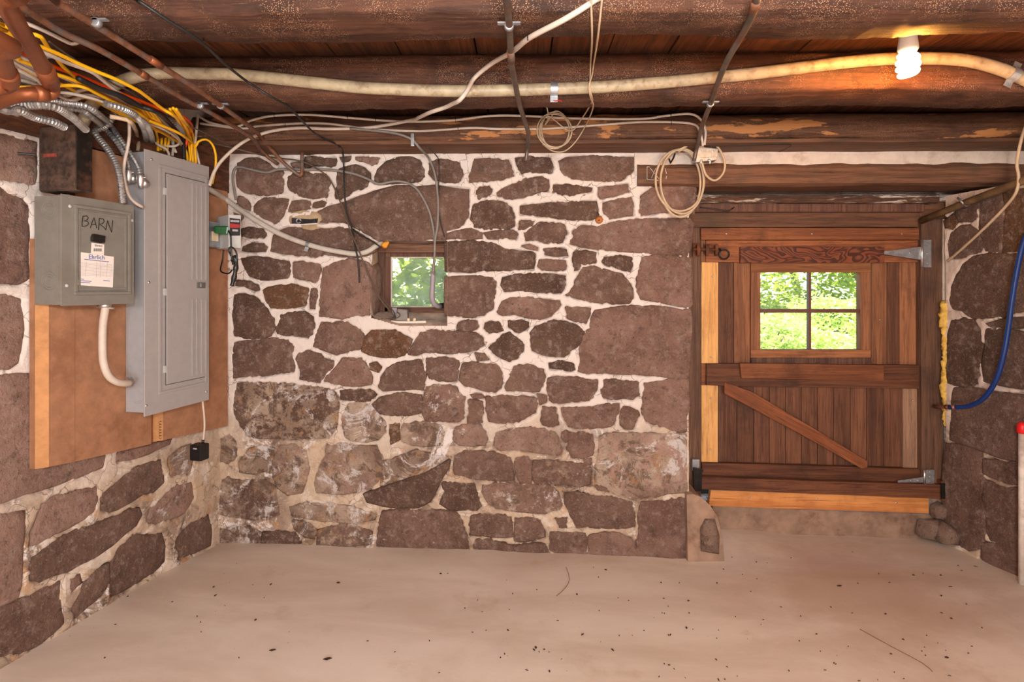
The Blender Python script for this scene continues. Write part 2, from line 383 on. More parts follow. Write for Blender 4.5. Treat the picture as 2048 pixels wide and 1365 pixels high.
M['leaf_pale'] = mat_leaf('hedge_leaf', srgb(222, 228, 150), srgb(176, 200, 100))
def mat_glass(name, haze, tint, hs):
    t = NT(name, .1); t.n.remove(t.b); p = t.pos()
    tr = t.new('ShaderNodeBsdfTransparent'); tr.inputs[0].default_value = tint + (1,)
    gl = t.new('ShaderNodeBsdfGlossy'); gl.inputs['Roughness'].default_value = .06
    df = t.new('ShaderNodeBsdfTranslucent'); df.inputs[0].default_value = (.8, .84, .76, 1); d2 = t.new('ShaderNodeBsdfDiffuse'); d2.inputs[0].default_value = (.55, .56, .5, 1)
    dm = t.new('ShaderNodeMixShader'); t.link(df.outputs[0], dm.inputs[1]); t.link(d2.outputs[0], dm.inputs[2]); dm.inputs[0].default_value = .3
    m1 = t.new('ShaderNodeMixShader'); m1.inputs[0].default_value = .03; t.link(tr.outputs[0], m1.inputs[1]); t.link(gl.outputs[0], m1.inputs[2])
    m2 = t.new('ShaderNodeMixShader'); t.link(t.ramp(t.noise(p, hs, 6, .7), .35, .75, haze * .35, haze), m2.inputs[0]); t.link(m1.outputs[0], m2.inputs[1]); t.link(dm.outputs[0], m2.inputs[2])
    t.link(m2.outputs[0], t.n['Material Output'].inputs[0]); return t.m
M['glass'] = mat_glass('window_glass', .06, (.97, 1, .97), 8)
M['glass_dirty'] = mat_glass('dirty_glass', .40, (.96, .98, .84), 14)
def mat_emit(name, c, s):
    t = NT(name, .4); t.color((.95, .92, .85)); t.b.inputs['Emission Color'].default_value = c + (1,); t.b.inputs['Emission Strength'].default_value = s; return t.m
M['bulb'] = mat_emit('lit_lamp_glass', (1, .72, .36), 7.0)
M['lamp_base'] = mat_plain('white_lamp_base', srgb(230, 222, 208), .4, var=.03)

def mat_flaky():
    t = NT('flaking_whitewash', .8); p = t.pos((3, 10, 26)); a = t.noise(p, 2.0, 7, .7, .8)
    c = t.mix(t.ramp(a, .52, .60), srgb(66, 48, 38), srgb(196, 182, 168)); c = t.mix(t.ramp(t.noise(p, 5, 5, .7), .45, .6), c, srgb(94, 64, 48)); t.bump(a, .5, .006); return t.color(c)
M['flaky'] = mat_flaky()
# ------------------------------------------------------------------ walls: mortar beds with single stones
def vnoise(x, y, sc, seed):
    x = x * sc + seed * 17.3; y = y * sc - seed * 9.1
    xi = np.floor(x); yi = np.floor(y); xf = x - xi; yf = y - yi
    def h(a, b):
        v = np.sin(a * 127.1 + b * 311.7 + seed * 3.7) * 43758.5453
        return v - np.floor(v)
    u = xf * xf * (3 - 2 * xf); v = yf * yf * (3 - 2 * yf)
    return (h(xi, yi) * (1 - u) + h(xi + 1, yi) * u) * (1 - v) + (h(xi, yi + 1) * (1 - u) + h(xi + 1, yi + 1) * u) * v - .5
def sdist(px, py, poly):                             # signed distance, negative inside
    d = np.full(px.shape, 1e9); ins = np.zeros(px.shape, bool); n = len(poly)
    for i in range(n):
        ax, ay = poly[i]; bx, by = poly[(i + 1) % n]; ex, ey = bx - ax, by - ay
        t = np.clip(((px - ax) * ex + (py - ay) * ey) / (ex * ex + ey * ey + 1e-12), 0, 1)
        d = np.minimum(d, np.hypot(px - ax - t * ex, py - ay - t * ey))
        if ay != by:
            c = ((ay > py) != (by > py)) & (px < ex * (py - ay) / ey + ax); ins ^= c
    return np.where(ins, -d, d)
TONES = [srgb(112, 86, 72), srgb(132, 103, 89), srgb(176, 142, 127), srgb(122, 87, 62), srgb(150, 117, 103)]

def masonry(name, a0, a1, z0, z1, step, to3d, stones, mortar_h=.003, hole=None, grow=0.0, mat='mortar'):
    na = int((a1 - a0) / step) + 1; nzz = int((z1 - z0) / step) + 1
    A = np.linspace(a0, a1, na); Z = np.linspace(z0, z1, nzz); GA, GZ = np.meshgrid(A, Z)
    sd = np.full(GA.shape, .08)
    for st in stones:
        p = np.array(st['p']); m = .03
        i0, i1 = np.searchsorted(A, [p[:, 0].min() - m, p[:, 0].max() + m]); j0, j1 = np.searchsorted(Z, [p[:, 1].min() - m, p[:, 1].max() + m])
        if i1 <= i0 or j1 <= j0: continue
        sl = (slice(j0, j1), slice(i0, i1)); sd[sl] = np.minimum(sd[sl], sdist(GA[sl], GZ[sl], st['p']))
    sdn = sd - grow + .009 * vnoise(GA, GZ, 90, 1) + .009 * vnoise(GA, GZ, 42, 6) + .008 * vnoise(GA, GZ, 18, 2)
    hm = mortar_h * np.clip((GZ - .15) / .6, .2, 1) + .006 * vnoise(GA, GZ, 18, 3) + .012 * vnoise(GA, GZ, 5, 4) + .003 * vnoise(GA, GZ, 70, 5)
    t = np.clip((-sdn + .006) / .012, 0, 1); t = t * t * (3 - 2 * t)
    H = hm - .026 * t
    keep = np.ones((nzz - 1, na - 1), bool)
    if hole is not None:
        cx = (GA[:-1, :-1] + GA[1:, 1:]) / 2; cz = (GZ[:-1, :-1] + GZ[1:, 1:]) / 2; keep = sdist(cx, cz, hole) > 0
    verts = [to3d(float(a), float(z), float(h)) for a, z, h in zip(GA.ravel(), GZ.ravel(), H.ravel())]
    idx = np.arange(na * nzz).reshape(nzz, na)
    f = np.stack([idx[:-1, :-1], idx[:-1, 1:], idx[1:, 1:], idx[1:, :-1]], -1)[keep]
    me = bpy.data.meshes.new(name); me.from_pydata([tuple(v) for v in verts], [], f.tolist()); me.update()
    me.polygons.foreach_set('use_smooth', [True] * len(me.polygons))
    o = structure(link(name, me, M[mat]))
    for k, st in enumerate(stones):
        st['grow'] = grow; one_stone(st, to3d, o, k)
    return o

def one_stone(st, to3d, parent, k):
    p = st['p']; n0 = len(p); out = []
    for i in range(n0):                              # resample the outline
        a = Vector(p[i]); b = Vector(p[(i + 1) % n0]); m = max(1, int((b - a).length / .03))
        for j in range(m): out.append(a.lerp(b, j / m))
    cx = sum(v.x for v in out) / len(out); cz = sum(v.y for v in out) / len(out); C = Vector((cx, cz)); n = len(out)
    rad = sum((v - C).length for v in out) / n
    base = st.get('h', 0.0); depth = st.get('depth', .03); amp = .0035 + .012 * min(rad, .2)
    def off(q, edge): return base + amp * nz((q.x, q.y, k * .37), 9) * 2.0 + .0035 * nz((q.x, q.y, k), 34) - edge
    mb = MB(); rings = []
    gr = st.get('grow', 0.0)
    spec = [(.004 + gr, -1, None), (.004 + gr, 0, .006), (-.006 + gr, 0, .0015), (-.25, 1, 0), (-.5, 1, 0), (-.75, 1, 0)]
    for ins, kind, e in spec:
        r = []
        for v in out:
            dv = v - C; L = dv.length + 1e-6
            if kind == 1: q = C + dv * (1 + ins)
            else: q = C + dv * max(.2, 1 + ins / L)
            o = -depth if kind == -1 else off(q, e)
            mb.v.append(tuple(to3d(q.x, q.y, o))); r.append(len(mb.v) - 1)
        rings.append(r)
    for a, b in zip(rings, rings[1:]):
        for i in range(n): mb.f.append((a[i], a[(i + 1) % n], b[(i + 1) % n], b[i]))
    mb.v.append(tuple(to3d(C.x, C.y, off(C, 0)))); c = len(mb.v) - 1
    for i in range(n): mb.f.append((rings[-1][i], rings[-1][(i + 1) % n], c))
    tone = st.get('t'); rr = random.Random(k * 13 + 5)
    if tone is None: tone = rr.choice([0, 1, 1, 4, 4])
    g = rr.uniform(.88, 1.1); col = tuple(x * g for x in TONES[tone])
    return mb.build('stone', M['stone'], parent, smooth=True, color=col + (st.get('e', 0.0),))

def crop(x0, y0, k, pts): return [(x0 + u / k, y0 + v / k) for u, v in pts]
KA = 4.096
def A_(*p): return crop(440, 290, KA, p)
def B_(*p): return crop(900, 290, KA, p)
def C_(*p): return crop(440, 600, KA, p)
def D_(*p): return crop(900, 600, KA, p)
def E_(*p): return crop(400, 820, KA, p)
def F_(*p): return crop(900, 820, 3.657, p)
# outlines of the stones of the back wall: (points, tone or None, salt bloom or None, options)
BACK = [
 (A_((140,150),(200,115),(300,112),(380,145),(440,190),(495,210),(510,300),(508,385),(420,405),(320,405),(200,380),(145,345),(122,270),(135,200)),),
 (A_((565,265),(610,225),(700,225),(760,240),(860,240),(895,300),(885,370),(870,425),(760,430),(640,410),(575,370),(552,310)),),
 (A_((700,100),(760,95),(850,110),(945,112),(940,165),(900,180),(840,160),(760,165),(700,190),(690,150)),0),
 (A_((585,150),(640,142),(660,160),(650,180),(600,178)),),
 (A_((965,205),(1030,185),(1110,170),(1180,195),(1225,240),(1215,300),(1190,345),(1110,370),(1050,400),(1000,430),(950,440),(935,390),(960,300)),0),
 (A_((985,100),(1060,95),(1062,125),(1010,140)),),
 (A_((1110,98),(1300,105),(1290,135),(1240,160),(1170,130),(1115,125)),),
 (A_((1275,260),(1300,200),(1370,140),(1470,105),(1560,100),(1625,130),(1660,190),(1668,260),(1640,300),(1540,300),(1440,305),(1330,310),(1275,295)),0),
 (A_((1720,150),(1790,118),(1880,120),(1950,150),(1985,205),(1980,260),(1950,300),(1850,295),(1760,275),(1715,235)),1),
 (A_((800,545),(880,505),(980,480),(1060,455),(1150,420),(1280,380),(1450,340),(1600,345),(1760,335),(1900,355),(2030,365),(2035,450),(2030,560),(2000,640),(1940,680),(1850,700),(1840,785),(1740,772),(1640,788),(1520,776),(1400,776),(1300,778),(1220,740),(1140,690),(1060,650),(980,630),(880,635),(810,630)),1,None,{'depth':.2}),
 (A_((310,470),(360,440),(450,435),(555,450),(550,500),(510,560),(480,620),(440,645),(350,590),(280,550),(285,500)),),
 (A_((150,425),(195,430),(235,480),(240,530),(200,520),(140,480)),),
 (A_((590,465),(660,455),(735,465),(730,520),(670,545),(600,540),(560,545),(570,500)),1),
 (A_((770,475),(830,462),(870,475),(850,500),(790,512),(755,505)),),
 (A_((105,550),(170,575),(175,610),(110,605)),),
 (A_((440,740),(500,700),(560,680),(700,680),(850,690),(980,680),(1080,700),(1160,740),(1240,790),(1270,810),(1260,870),(1200,910),(1080,925),(940,910),(850,900),(760,920),(640,905),(520,890),(415,870)),1),
 (A_((170,690),(240,680),(330,690),(375,730),(360,755),(260,755),(175,750)),0),
 (A_((190,830),(260,808),(340,812),(375,840),(355,868),(260,868),(185,865)),0),
 (A_((165,930),(280,920),(420,935),(560,960),(565,1040),(545,1090),(440,1100),(330,1100),(240,1070),(210,1020)),0),
 (A_((605,965),(700,960),(815,985),(810,1060),(780,1130),(700,1105),(605,1080)),1),
 (A_((850,1010),(930,970),(1050,940),(1200,960),(1240,1010),(1235,1150),(1225,1300),(1215,1390),(1100,1400),(1000,1420),(900,1405),(820,1400),(815,1300),(830,1150)),4,None,{'depth':.2}),
 (A_((125,1110),(220,1120),(300,1155),(310,1185),(270,1190),(200,1160),(120,1155)),0),
 (A_((350,1190),(400,1170),(500,1155),(580,1145),(650,1165),(715,1180),(710,1250),(690,1310),(600,1330),(500,1340),(420,1335),(380,1280)),3),
 (A_((745,1185),(790,1190),(790,1270),(770,1335),(735,1330)),),
 (A_((115,1230),(200,1230),(290,1260),(340,1320),(390,1380),(430,1430),(440,1480),(410,1560),(330,1590),(220,1580),(110,1565)),0,.35),
 (B_((205,120),(330,115),(480,120),(500,180),(520,250),(480,265),(380,290),(260,290),(165,300),(160,250),(185,190)),1),
 (B_((535,105),(660,98),(815,110),(840,160),(845,225),(760,225),(660,215),(590,235),(570,190)),0),
 (B_((965,100),(1200,92),(1400,100),(1530,100),(1530,190),(1480,235),(1400,285),(1280,290),(1130,290),(1000,270),(930,240),(910,170),(890,130)),1),
 (B_((240,345),(320,335),(340,360),(330,410),(260,425),(230,440),(215,390)),0),
 (B_((380,390),(440,350),(540,310),(620,280),(740,262),(800,290),(805,340),(790,375),(700,390),(620,420),(520,440),(450,430),(385,410)),1),
 (B_((850,325),(960,325),(1080,340),(1155,350),(1150,375),(1050,395),(980,410),(890,400),(850,385)),0),
 (B_((1225,350),(1330,340),(1455,322),(1465,385),(1380,405),(1290,420),(1240,430),(1225,390)),),
 (B_((1570,420),(1640,370),(1720,330),(1850,315),(1990,310),(2010,360),(2005,480),(1995,560),(1860,560),(1740,545),(1660,560),(1570,580),(1558,500)),4,None,{'depth':.22}),
 (B_((200,490),(260,465),(360,458),(450,475),(500,520),(525,580),(520,660),(480,680),(380,680),(280,690),(200,670),(175,620),(185,540)),0),
 (B_((580,500),(660,490),(790,475),(900,470),(1020,465),(1190,465),(1205,530),(1200,600),(1130,612),(1000,610),(880,595),(740,580),(640,570),(585,560)),0),
 (B_((1260,480),(1350,455),(1480,430),(1500,480),(1490,570),(1400,580),(1310,600),(1270,560)),),
 (B_((570,625),(640,612),(690,625),(670,660),(610,685),(570,690)),),
 (B_((740,635),(840,640),(935,650),(950,720),(920,790),(860,805),(770,800),(720,780),(620,780),(605,720),(660,690)),),
 (B_((1020,700),(1090,660),(1200,665),(1290,650),(1420,620),(1600,610),(1740,605),(1960,600),(1990,640),(1985,740),(1970,830),(1945,910),(1860,905),(1720,895),(1600,880),(1450,870),(1280,860),(1160,850),(1050,830),(980,810),(1010,760)),4,None,{'depth':.22}),
 (B_((280,720),(380,705),(520,700),(555,735),(530,770),(420,765),(320,770)),1),
 (B_((-35,730),(60,705),(180,690),(260,720),(260,765),(140,770),(40,765),(-30,770)),1),
 (B_((-38,800),(60,790),(200,790),(330,805),(440,850),(560,870),(650,870),(700,890),(690,960),(680,1010),(560,1025),(420,1025),(300,1030),(160,1040),(40,1035),(-35,1035)),0,None,{'depth':.2}),
 (B_((590,828),(660,820),(715,840),(715,865),(640,850)),),
 (B_((770,850),(860,845),(950,860),(955,905),(880,905),(790,900)),),
 (B_((735,945),(830,945),(945,950),(950,1020),(860,1025),(760,1020),(725,990)),),
 (B_((1005,875),(1110,870),(1195,885),(1190,960),(1110,975),(1010,960)),),
 (B_((1270,925),(1380,910),(1490,920),(1490,985),(1470,1030),(1380,1010),(1300,985),(1245,955)),0),
 (B_((1020,975),(1070,980),(1060,1015),(1015,1035)),),
 (B_((440,1090),(540,1065),(700,1060),(840,1060),(940,1075),(940,1150),(910,1210),(800,1215),(690,1200),(560,1195),(450,1200),(425,1150)),0),
 (B_((1090,1010),(1180,995),(1260,1025),(1400,1060),(1460,1110),(1490,1180),(1495,1250),(1460,1300),(1330,1300),(1180,1285),(1050,1255),(940,1230),(1000,1190),(1040,1110)),1),
 (B_((1580,925),(1700,905),(1850,910),(1975,930),(1980,1050),(1978,1180),(1985,1300),(1960,1330),(1890,1320),(1760,1290),(1640,1270),(1570,1265),(1540,1200),(1545,1080)),4,None,{'depth':.22}),
 (B_((-38,1085),(100,1085),(250,1078),(345,1090),(370,1130),(360,1250),(340,1340),(280,1390),(180,1410),(60,1400),(-38,1395)),1,None,{'depth':.2}),
 (B_((390,1370),(430,1290),(510,1250),(640,1250),(760,1270),(900,1280),(910,1310),(870,1350),(820,1400),(730,1425),(640,1410),(560,1390),(430,1400)),),
 (D_((950,60),(1060,65),(1145,75),(1140,130),(1110,185),(1040,175),(970,150),(960,110)),1),
 (D_((70,190),(150,172),(220,180),(235,220),(200,250),(120,255),(65,240)),1),
 (D_((290,190),(340,172),(400,190),(430,250),(370,265),(320,275),(280,235)),0),
 (D_((480,175),(560,165),(640,190),(640,220),(580,262),(540,255),(490,220)),0),
 (D_((700,230),(780,200),(870,165),(960,190),(1050,220),(1095,265),(1080,330),(1030,390),(970,440),(930,465),(820,465),(740,450),(680,410),(660,330),(665,280)),0),
 (C_((1540,430),(1590,360),(1650,270),(1720,250),(1850,258),(2000,265),(2090,270),(2150,320),(2160,370),(2100,410),(2000,430),(1900,435),(1780,430),(1680,435),(1620,455),(1550,450)),1,.2),
 (D_((320,390),(380,340),(440,290),(490,275),(540,320),(605,365),(590,420),(540,480),(490,505),(440,490),(370,440)),0),
 (D_((110,530),(180,515),(280,530),(370,530),(420,580),(430,640),(410,720),(370,755),(300,755),(230,720),(130,705),(80,660),(90,590)),1),
 (D_((520,550),(600,530),(700,545),(760,580),(780,640),(750,710),(720,750),(600,745),(470,745),(460,720),(490,640)),1),
 (D_((810,520),(900,505),(1010,525),(1020,570),(980,585),(890,565),(820,560)),0),
 (D_((1195,90),(1300,75),(1450,55),(1640,55),(1800,70),(1900,90),(1965,75),(1978,180),(1975,330),(1970,450),(1960,560),(1945,640),(1830,640),(1700,620),(1540,610),(1400,605),(1250,600),(1120,605),(1055,580),(1070,470),(1070,380),(1090,300),(1150,230),(1165,150)),4,.1,{'depth':.22}),
 (D_((210,440),(270,450),(310,490),(230,500)),1),
 (D_((800,650),(900,635),(1040,640),(1120,660),(1205,665),(1195,740),(1165,800),(1140,830),(1000,835),(900,845),(830,840),(805,770)),1),
 (D_((1265,660),(1340,650),(1440,670),(1540,680),(1545,780),(1500,815),(1400,810),(1290,815),(1250,790),(1240,740),(1270,710)),1),
 (D_((1600,690),(1680,680),(1800,660),(1950,655),(1958,760),(1960,880),(1950,1000),(1930,1080),(1880,1085),(1780,1050),(1680,1020),(1610,990),(1575,930),(1590,820)),4,.2,{'depth':.22}),
 (D_((165,775),(260,782),(275,805),(200,805)),),
 (D_((150,820),(220,830),(265,845),(270,920),(260,1000),(190,1015),(145,1010)),1),
 (D_((300,800),(430,790),(580,800),(705,810),(715,860),(700,920),(620,960),(560,1005),(430,1010),(320,1000),(298,930)),4,.5),
 (D_((760,875),(860,880),(875,950),(890,1020),(840,1045),(760,1020),(740,990)),1),
 (D_((720,780),(790,785),(790,840),(740,860)),),
 (D_((920,890),(1040,885),(1180,880),(1280,860),(1385,855),(1375,930),(1350,1020),(1300,1045),(1180,1050),(1080,1055),(980,1045),(940,980),(915,930)),4,.12),
 (D_((1420,880),(1490,890),(1535,905),(1550,950),(1520,1010),(1490,1055),(1430,1058),(1395,1020),(1385,970)),1),
 (C_((1690,720),(1750,705),(1850,705),(1930,730),(2000,800),(1990,900),(1990,970),(1940,1000),(1800,995),(1690,990),(1660,930),(1670,830)),4,.55),
 (D_((40,1060),(120,1030),(240,1020),(280,1080),(300,1140),(280,1190),(180,1195),(80,1190),(30,1150)),2,.55),
 (D_((380,1090),(500,1070),(640,1050),(780,1065),(860,1090),(890,1170),(910,1250),(880,1285),(760,1260),(640,1240),(520,1230),(420,1240),(370,1200)),2,.6),
 (D_((985,1100),(1100,1090),(1160,1110),(1175,1190),(1165,1270),(1100,1300),(1000,1290),(965,1230),(975,1150)),4,.3),
 (D_((910,1080),(950,1080),(975,1110),(950,1165),(920,1130)),),
 (F_((1100,200),(1200,175),(1400,180),(1600,185),(1710,175),(1735,200),(1745,350),(1742,500),(1725,605),(1600,610),(1500,640),(1400,645),(1320,660),(1220,620),(1140,570),(1075,530),(1075,420),(1095,300)),2,.75,{'depth':.22}),
 (F_((45,340),(110,305),(260,315),(380,330),(440,360),(455,430),(460,515),(390,520),(260,515),(150,500),(40,480),(30,410)),1,.15),
 (F_((480,360),(560,345),(600,390),(600,480),(590,540),(520,540),(490,480),(475,410)),4,.5),
 (F_((615,375),(720,375),(840,385),(920,400),(1010,400),(1025,450),(1020,540),(950,570),(830,550),(720,555),(620,540),(605,460)),1,.55),
 (F_((985,365),(1030,362),(1028,398),(990,395)),),
 (F_((245,560),(330,540),(440,545),(600,550),(740,565),(790,610),(820,700),(800,730),(690,760),(560,745),(440,740),(330,730),(270,680),(240,620)),4,.6),
 (F_((850,615),(930,605),(1040,630),(1180,640),(1260,660),(1330,675),(1350,760),(1345,855),(1250,870),(1120,865),(1000,860),(930,870),(890,780),(840,690)),1,.25),
 (F_((1400,680),(1500,670),(1620,660),(1735,650),(1742,760),(1740,900),(1735,1040),(1725,1110),(1620,1105),(1500,1095),(1370,1080),(1370,960),(1390,850),(1380,760)),4,.3,{'depth':.22}),
 (F_((-60,540),(60,535),(170,545),(200,620),(225,700),(190,735),(100,735),(0,730),(-70,690),(-40,610)),0,.35),
 (F_((160,780),(260,770),(380,775),(440,800),(450,870),(455,930),(390,935),(290,930),(200,925),(150,920),(145,840)),1,.45),
 (F_((485,805),(580,800),(660,810),(685,870),(690,930),(620,950),(520,965),(470,960),(480,880)),1,.5),
 (F_((185,955),(300,960),(380,985),(455,1000),(460,1045),(330,1042),(180,1035)),1,.5),
 (F_((465,1000),(560,990),(690,985),(730,1050),(600,1058),(465,1052)),1,.4),
 (F_((740,905),(860,900),(980,915),(1000,960),(990,1062),(900,1070),(780,1055),(725,1030)),1,.4),
 (F_((1020,930),(1100,910),(1240,910),(1320,950),(1360,1010),(1360,1085),(1200,1085),(1080,1072),(1010,1060)),4,.4),
 (F_((770,795),(855,800),(855,865),(800,870)),1,.2),
 (F_((1070,560),(1140,575),(1160,605),(1080,590)),1,.4),
 (E_((1480,900),(1500,840),(1620,830),(1760,840),(1900,830),(2040,840),(2120,860),(2150,960),(2190,1060),(2190,1150),(2040,1145),(1860,1140),(1680,1135),(1450,1120),(1460,1000)),1,.45),
 (C_((145,690),(260,680),(420,685),(560,690),(700,710),(850,730),(950,760),(980,850),(965,960),(940,1060),(880,1130),(760,1140),(600,1140),(450,1130),(300,1130),(210,1110),(170,1040),(120,960),(115,850)),0,.72),
 (C_((110,350),(200,340),(320,330),(440,320),(560,340),(600,390),(580,450),(600,520),(600,590),(500,600),(380,625),(240,620),(110,640)),1,.3),
 (C_((500,130),(580,105),(680,105),(760,140),(775,200),(760,270),(720,305),(640,290),(560,290),(470,280),(460,230),(490,180)),0),
 (C_((830,190),(920,195),(1000,180),(1060,190),(1140,250),(1170,300),(1165,370),(1130,410),(1040,420),(950,445),(880,420),(820,400),(770,380),(790,300)),1,.1),
 (C_((1190,310),(1250,255),(1340,245),(1440,255),(1500,300),(1560,330),(1540,400),(1500,450),(1440,470),(1340,465),(1240,455),(1165,420),(1170,360)),3),
 (C_((650,440),(720,425),(820,450),(840,490),(920,510),(910,560),(860,600),(820,670),(740,670),(650,650),(660,590),(640,530),(625,490)),1),
 (C_((1000,490),(1080,478),(1150,490),(1200,560),(1240,630),(1230,690),(1140,705),(1040,705),(950,695),(850,670),(880,620),(950,560)),4),
 (C_((1230,530),(1280,520),(1310,560),(1290,590),(1240,570)),3),
 (C_((1420,530),(1520,510),(1640,500),(1660,560),(1680,620),(1665,740),(1560,735),(1440,735),(1340,745),(1295,710),(1320,640),(1370,570)),1,.15),
 (C_((1695,485),(1800,475),(1900,490),(1955,500),(1945,580),(1930,660),(1860,665),(1790,660),(1720,640),(1695,580)),1),
 (C_((985,745),(1100,740),(1240,745),(1275,780),(1220,830),(1100,830),(990,820)),0,.6),
 (C_((1310,810),(1420,775),(1540,770),(1640,790),(1648,860),(1630,930),(1540,945),(1400,950),(1300,930),(1250,860)),1,.45),
 (C_((1060,850),(1160,840),(1240,870),(1300,960),(1350,1010),(1350,1080),(1300,1140),(1200,1160),(1080,1150),(1030,1120),(1010,1030),(1000,950)),2,.95),
 (C_((1500,1020),(1600,1010),(1700,1005),(1800,1040),(1830,1100),(1815,1190),(1700,1195),(1570,1190),(1490,1160),(1480,1080)),2,.8),
 (C_((1390,1030),(1460,1020),(1470,1150),(1400,1180)),3,.6),
 (E_((1040,300),(1150,290),(1300,310),(1440,310),(1490,400),(1480,560),(1400,640),(1280,680),(1100,690),(950,680),(930,600),(980,480),(1020,400)),2,.75),
 (E_((1500,420),(1620,400),(1760,340),(1900,370),(2030,400),(1920,470),(1800,520),(1650,580),(1480,625),(1490,540)),2,1.0),
 (E_((1345,690),(1480,640),(1660,590),(1810,530),(1930,475),(2038,415),(2030,480),(1980,560),(1930,660),(1880,750),(1780,800),(1650,800),(1500,790),(1380,760)),0,.12,{'h':.004}),
 (E_((640,300),(760,290),(870,340),(880,450),(860,580),(830,680),(720,700),(640,640),(600,560),(600,430)),2,.8),
 (E_((400,330),(500,300),(600,320),(590,430),(560,500),(440,520),(330,510),(320,430)),1,.9),
 (E_((150,250),(240,200),(290,260),(290,380),(230,440),(150,420)),2,.8),
 (E_((120,640),(220,560),(300,590),(420,590),(530,580),(600,640),(620,740),(640,850),(560,900),(420,900),(280,880),(160,860),(110,760)),1,.65),
 (E_((740,800),(860,770),(1000,780),(1150,790),(1300,820),(1440,860),(1420,910),(1300,935),(1100,930),(900,900),(760,880)),2,.9),
 (E_((960,1000),(1080,950),(1250,950),(1400,1000),(1395,1110),(1200,1115),(960,1110)),1,.7),
 (E_((520,1010),(640,1000),(760,1020),(820,1100),(700,1115),(500,1110)),0,.5),
 (E_((130,990),(260,960),(420,970),(490,1020),(480,1100),(330,1105),(130,1100)),1,.7),
 (E_((760,920),(900,930),(940,1000),(930,1060),(850,1040),(770,980)),2,.8),
]
def R_(*p): return crop(0, 860, 3.102, p)
LEFT = [
 ([(-40,268),(0,268),(20,270),(75,285),(72,370),(60,368),(40,365),(0,360),(-40,360)],2),
 ([(-40,370),(0,372),(20,385),(45,395),(62,410),(60,560),(40,568),(0,565),(-40,560)],4),
 ([(-40,585),(15,590),(45,600),(50,640),(48,680),(38,725),(20,738),(-40,740)],2),
 ([(70,612),(95,605),(100,735),(80,738),(70,715),(65,660)],0),
 ([(-40,757),(30,748),(80,750),(150,760),(210,800),(214,915),(205,935),(160,955),(100,975),(60,988),(0,1008),(-40,1010)],2),
 ([(232,905),(290,890),(345,878),(340,890),(300,908),(270,918),(235,925)],4,.2),
 (R_((270,470),(320,420),(420,400),(520,370),(600,350),(615,430),(590,510),(520,560),(430,610),(330,660),(240,710),(200,720),(210,640),(235,560)),2),
 (R_((640,400),(720,330),(800,270),(860,225),(940,200),(1000,190),(1020,280),(1025,330),(960,390),(880,410),(800,460),(740,495),(690,510),(630,490)),1),
 (R_((210,800),(300,720),(400,660),(520,605),(640,570),(740,530),(800,490),(870,485),(885,530),(850,600),(780,650),(700,720),(610,780),(520,840),(430,880),(330,910),(260,945),(200,930),(190,860)),1,.15),
 (R_((-110,540),(40,520),(160,510),(165,600),(150,720),(145,850),(135,960),(120,1050),(40,1090),(-110,1130)),2),
 (R_((-110,1160),(60,1090),(160,1050),(260,990),(380,940),(390,1040),(400,1120),(410,1200),(330,1270),(240,1340),(120,1390),(-110,1420)),1,.4),
 (R_((700,820),(740,740),(840,650),(920,660),(1010,640),(1025,720),(1030,820),(960,890),(860,950),(760,1010),(690,1045),(680,950)),1,.4),
 (R_((520,960),(600,880),(680,830),(690,940),(640,1040),(560,1100),(470,1180),(450,1110),(500,1030)),1,.4),
 (R_((440,930),(500,900),(510,950),(450,1010)),4,.2),
 (R_((940,500),(1010,430),(1100,340),(1190,330),(1210,420),(1150,520),(1060,560),(960,590),(920,560)),2,.6),
 (R_((1100,660),(1200,570),(1300,530),(1320,620),(1310,720),(1220,760),(1110,800),(1090,730)),1,.5),
 (R_((1050,180),(1110,120),(1190,90),(1200,200),(1180,280),(1060,290)),2,.8),
]
def U_(*p): return crop(1780, 380, 3.593, p)
def V_(*p): return crop(1780, 740, 3.102, p)
RIGHT = [
 (U_((392,222),(440,190),(478,150),(480,225),(445,275),(400,262)),3),
 (U_((490,130),(560,95),(625,85),(625,190),(560,215),(500,220),(480,170)),1),
 (U_((640,70),(720,30),(780,10),(800,60),(805,180),(800,300),(790,430),(720,440),(680,430),(660,330),(645,200)),1),
 (U_((815,20),(900,10),(1050,10),(1050,430),(960,430),(880,430),(808,440),(810,300),(815,150)),3),
 (U_((440,320),(500,275),(570,265),(620,300),(650,340),(655,430),(560,460),(480,485),(430,470),(425,390)),1),
 (U_((520,540),(600,490),(720,470),(850,470),(960,475),(1050,475),(1050,840),(940,860),(860,890),(700,910),(640,915),(560,900),(520,860),(450,850),(430,790),(440,700),(480,620)),0),
 (U_((690,960),(780,940),(960,920),(1050,910),(1050,985),(960,985),(850,985),(730,985)),0),
 (U_((440,960),(520,930),(600,950),(640,1020),(650,1150),(630,1250),(620,1380),(580,1400),(500,1400),(415,1380),(410,1200),(415,1050)),0),
 (U_((690,1010),(830,1020),(950,1030),(1050,1030),(1050,1420),(900,1410),(780,1390),(680,1370),(670,1250),(685,1120)),0),
 (V_((400,120),(500,120),(560,130),(640,145),(740,160),(880,175),(880,540),(800,545),(720,545),(640,520),(580,495),(500,470),(430,450),(375,430),(380,300),(390,200)),1),
 (V_((345,470),(420,470),(500,500),(560,530),(570,640),(580,760),(575,880),(580,1000),(560,1090),(480,1110),(400,1060),(350,1000),(330,800),(330,600)),1,.1),
 (V_((585,560),(660,570),(720,585),(810,570),(880,560),(880,690),(800,700),(700,695),(620,660),(585,640)),1),
 (V_((590,690),(660,720),(730,745),(880,740),(880,1090),(800,1100),(700,1090),(620,1050),(595,1000),(600,900),(585,800)),1,.1),
 (V_((580,1080),(660,1090),(720,1110),(880,1110),(880,1310),(800,1290),(700,1265),(620,1215),(570,1170)),1,.4),
]
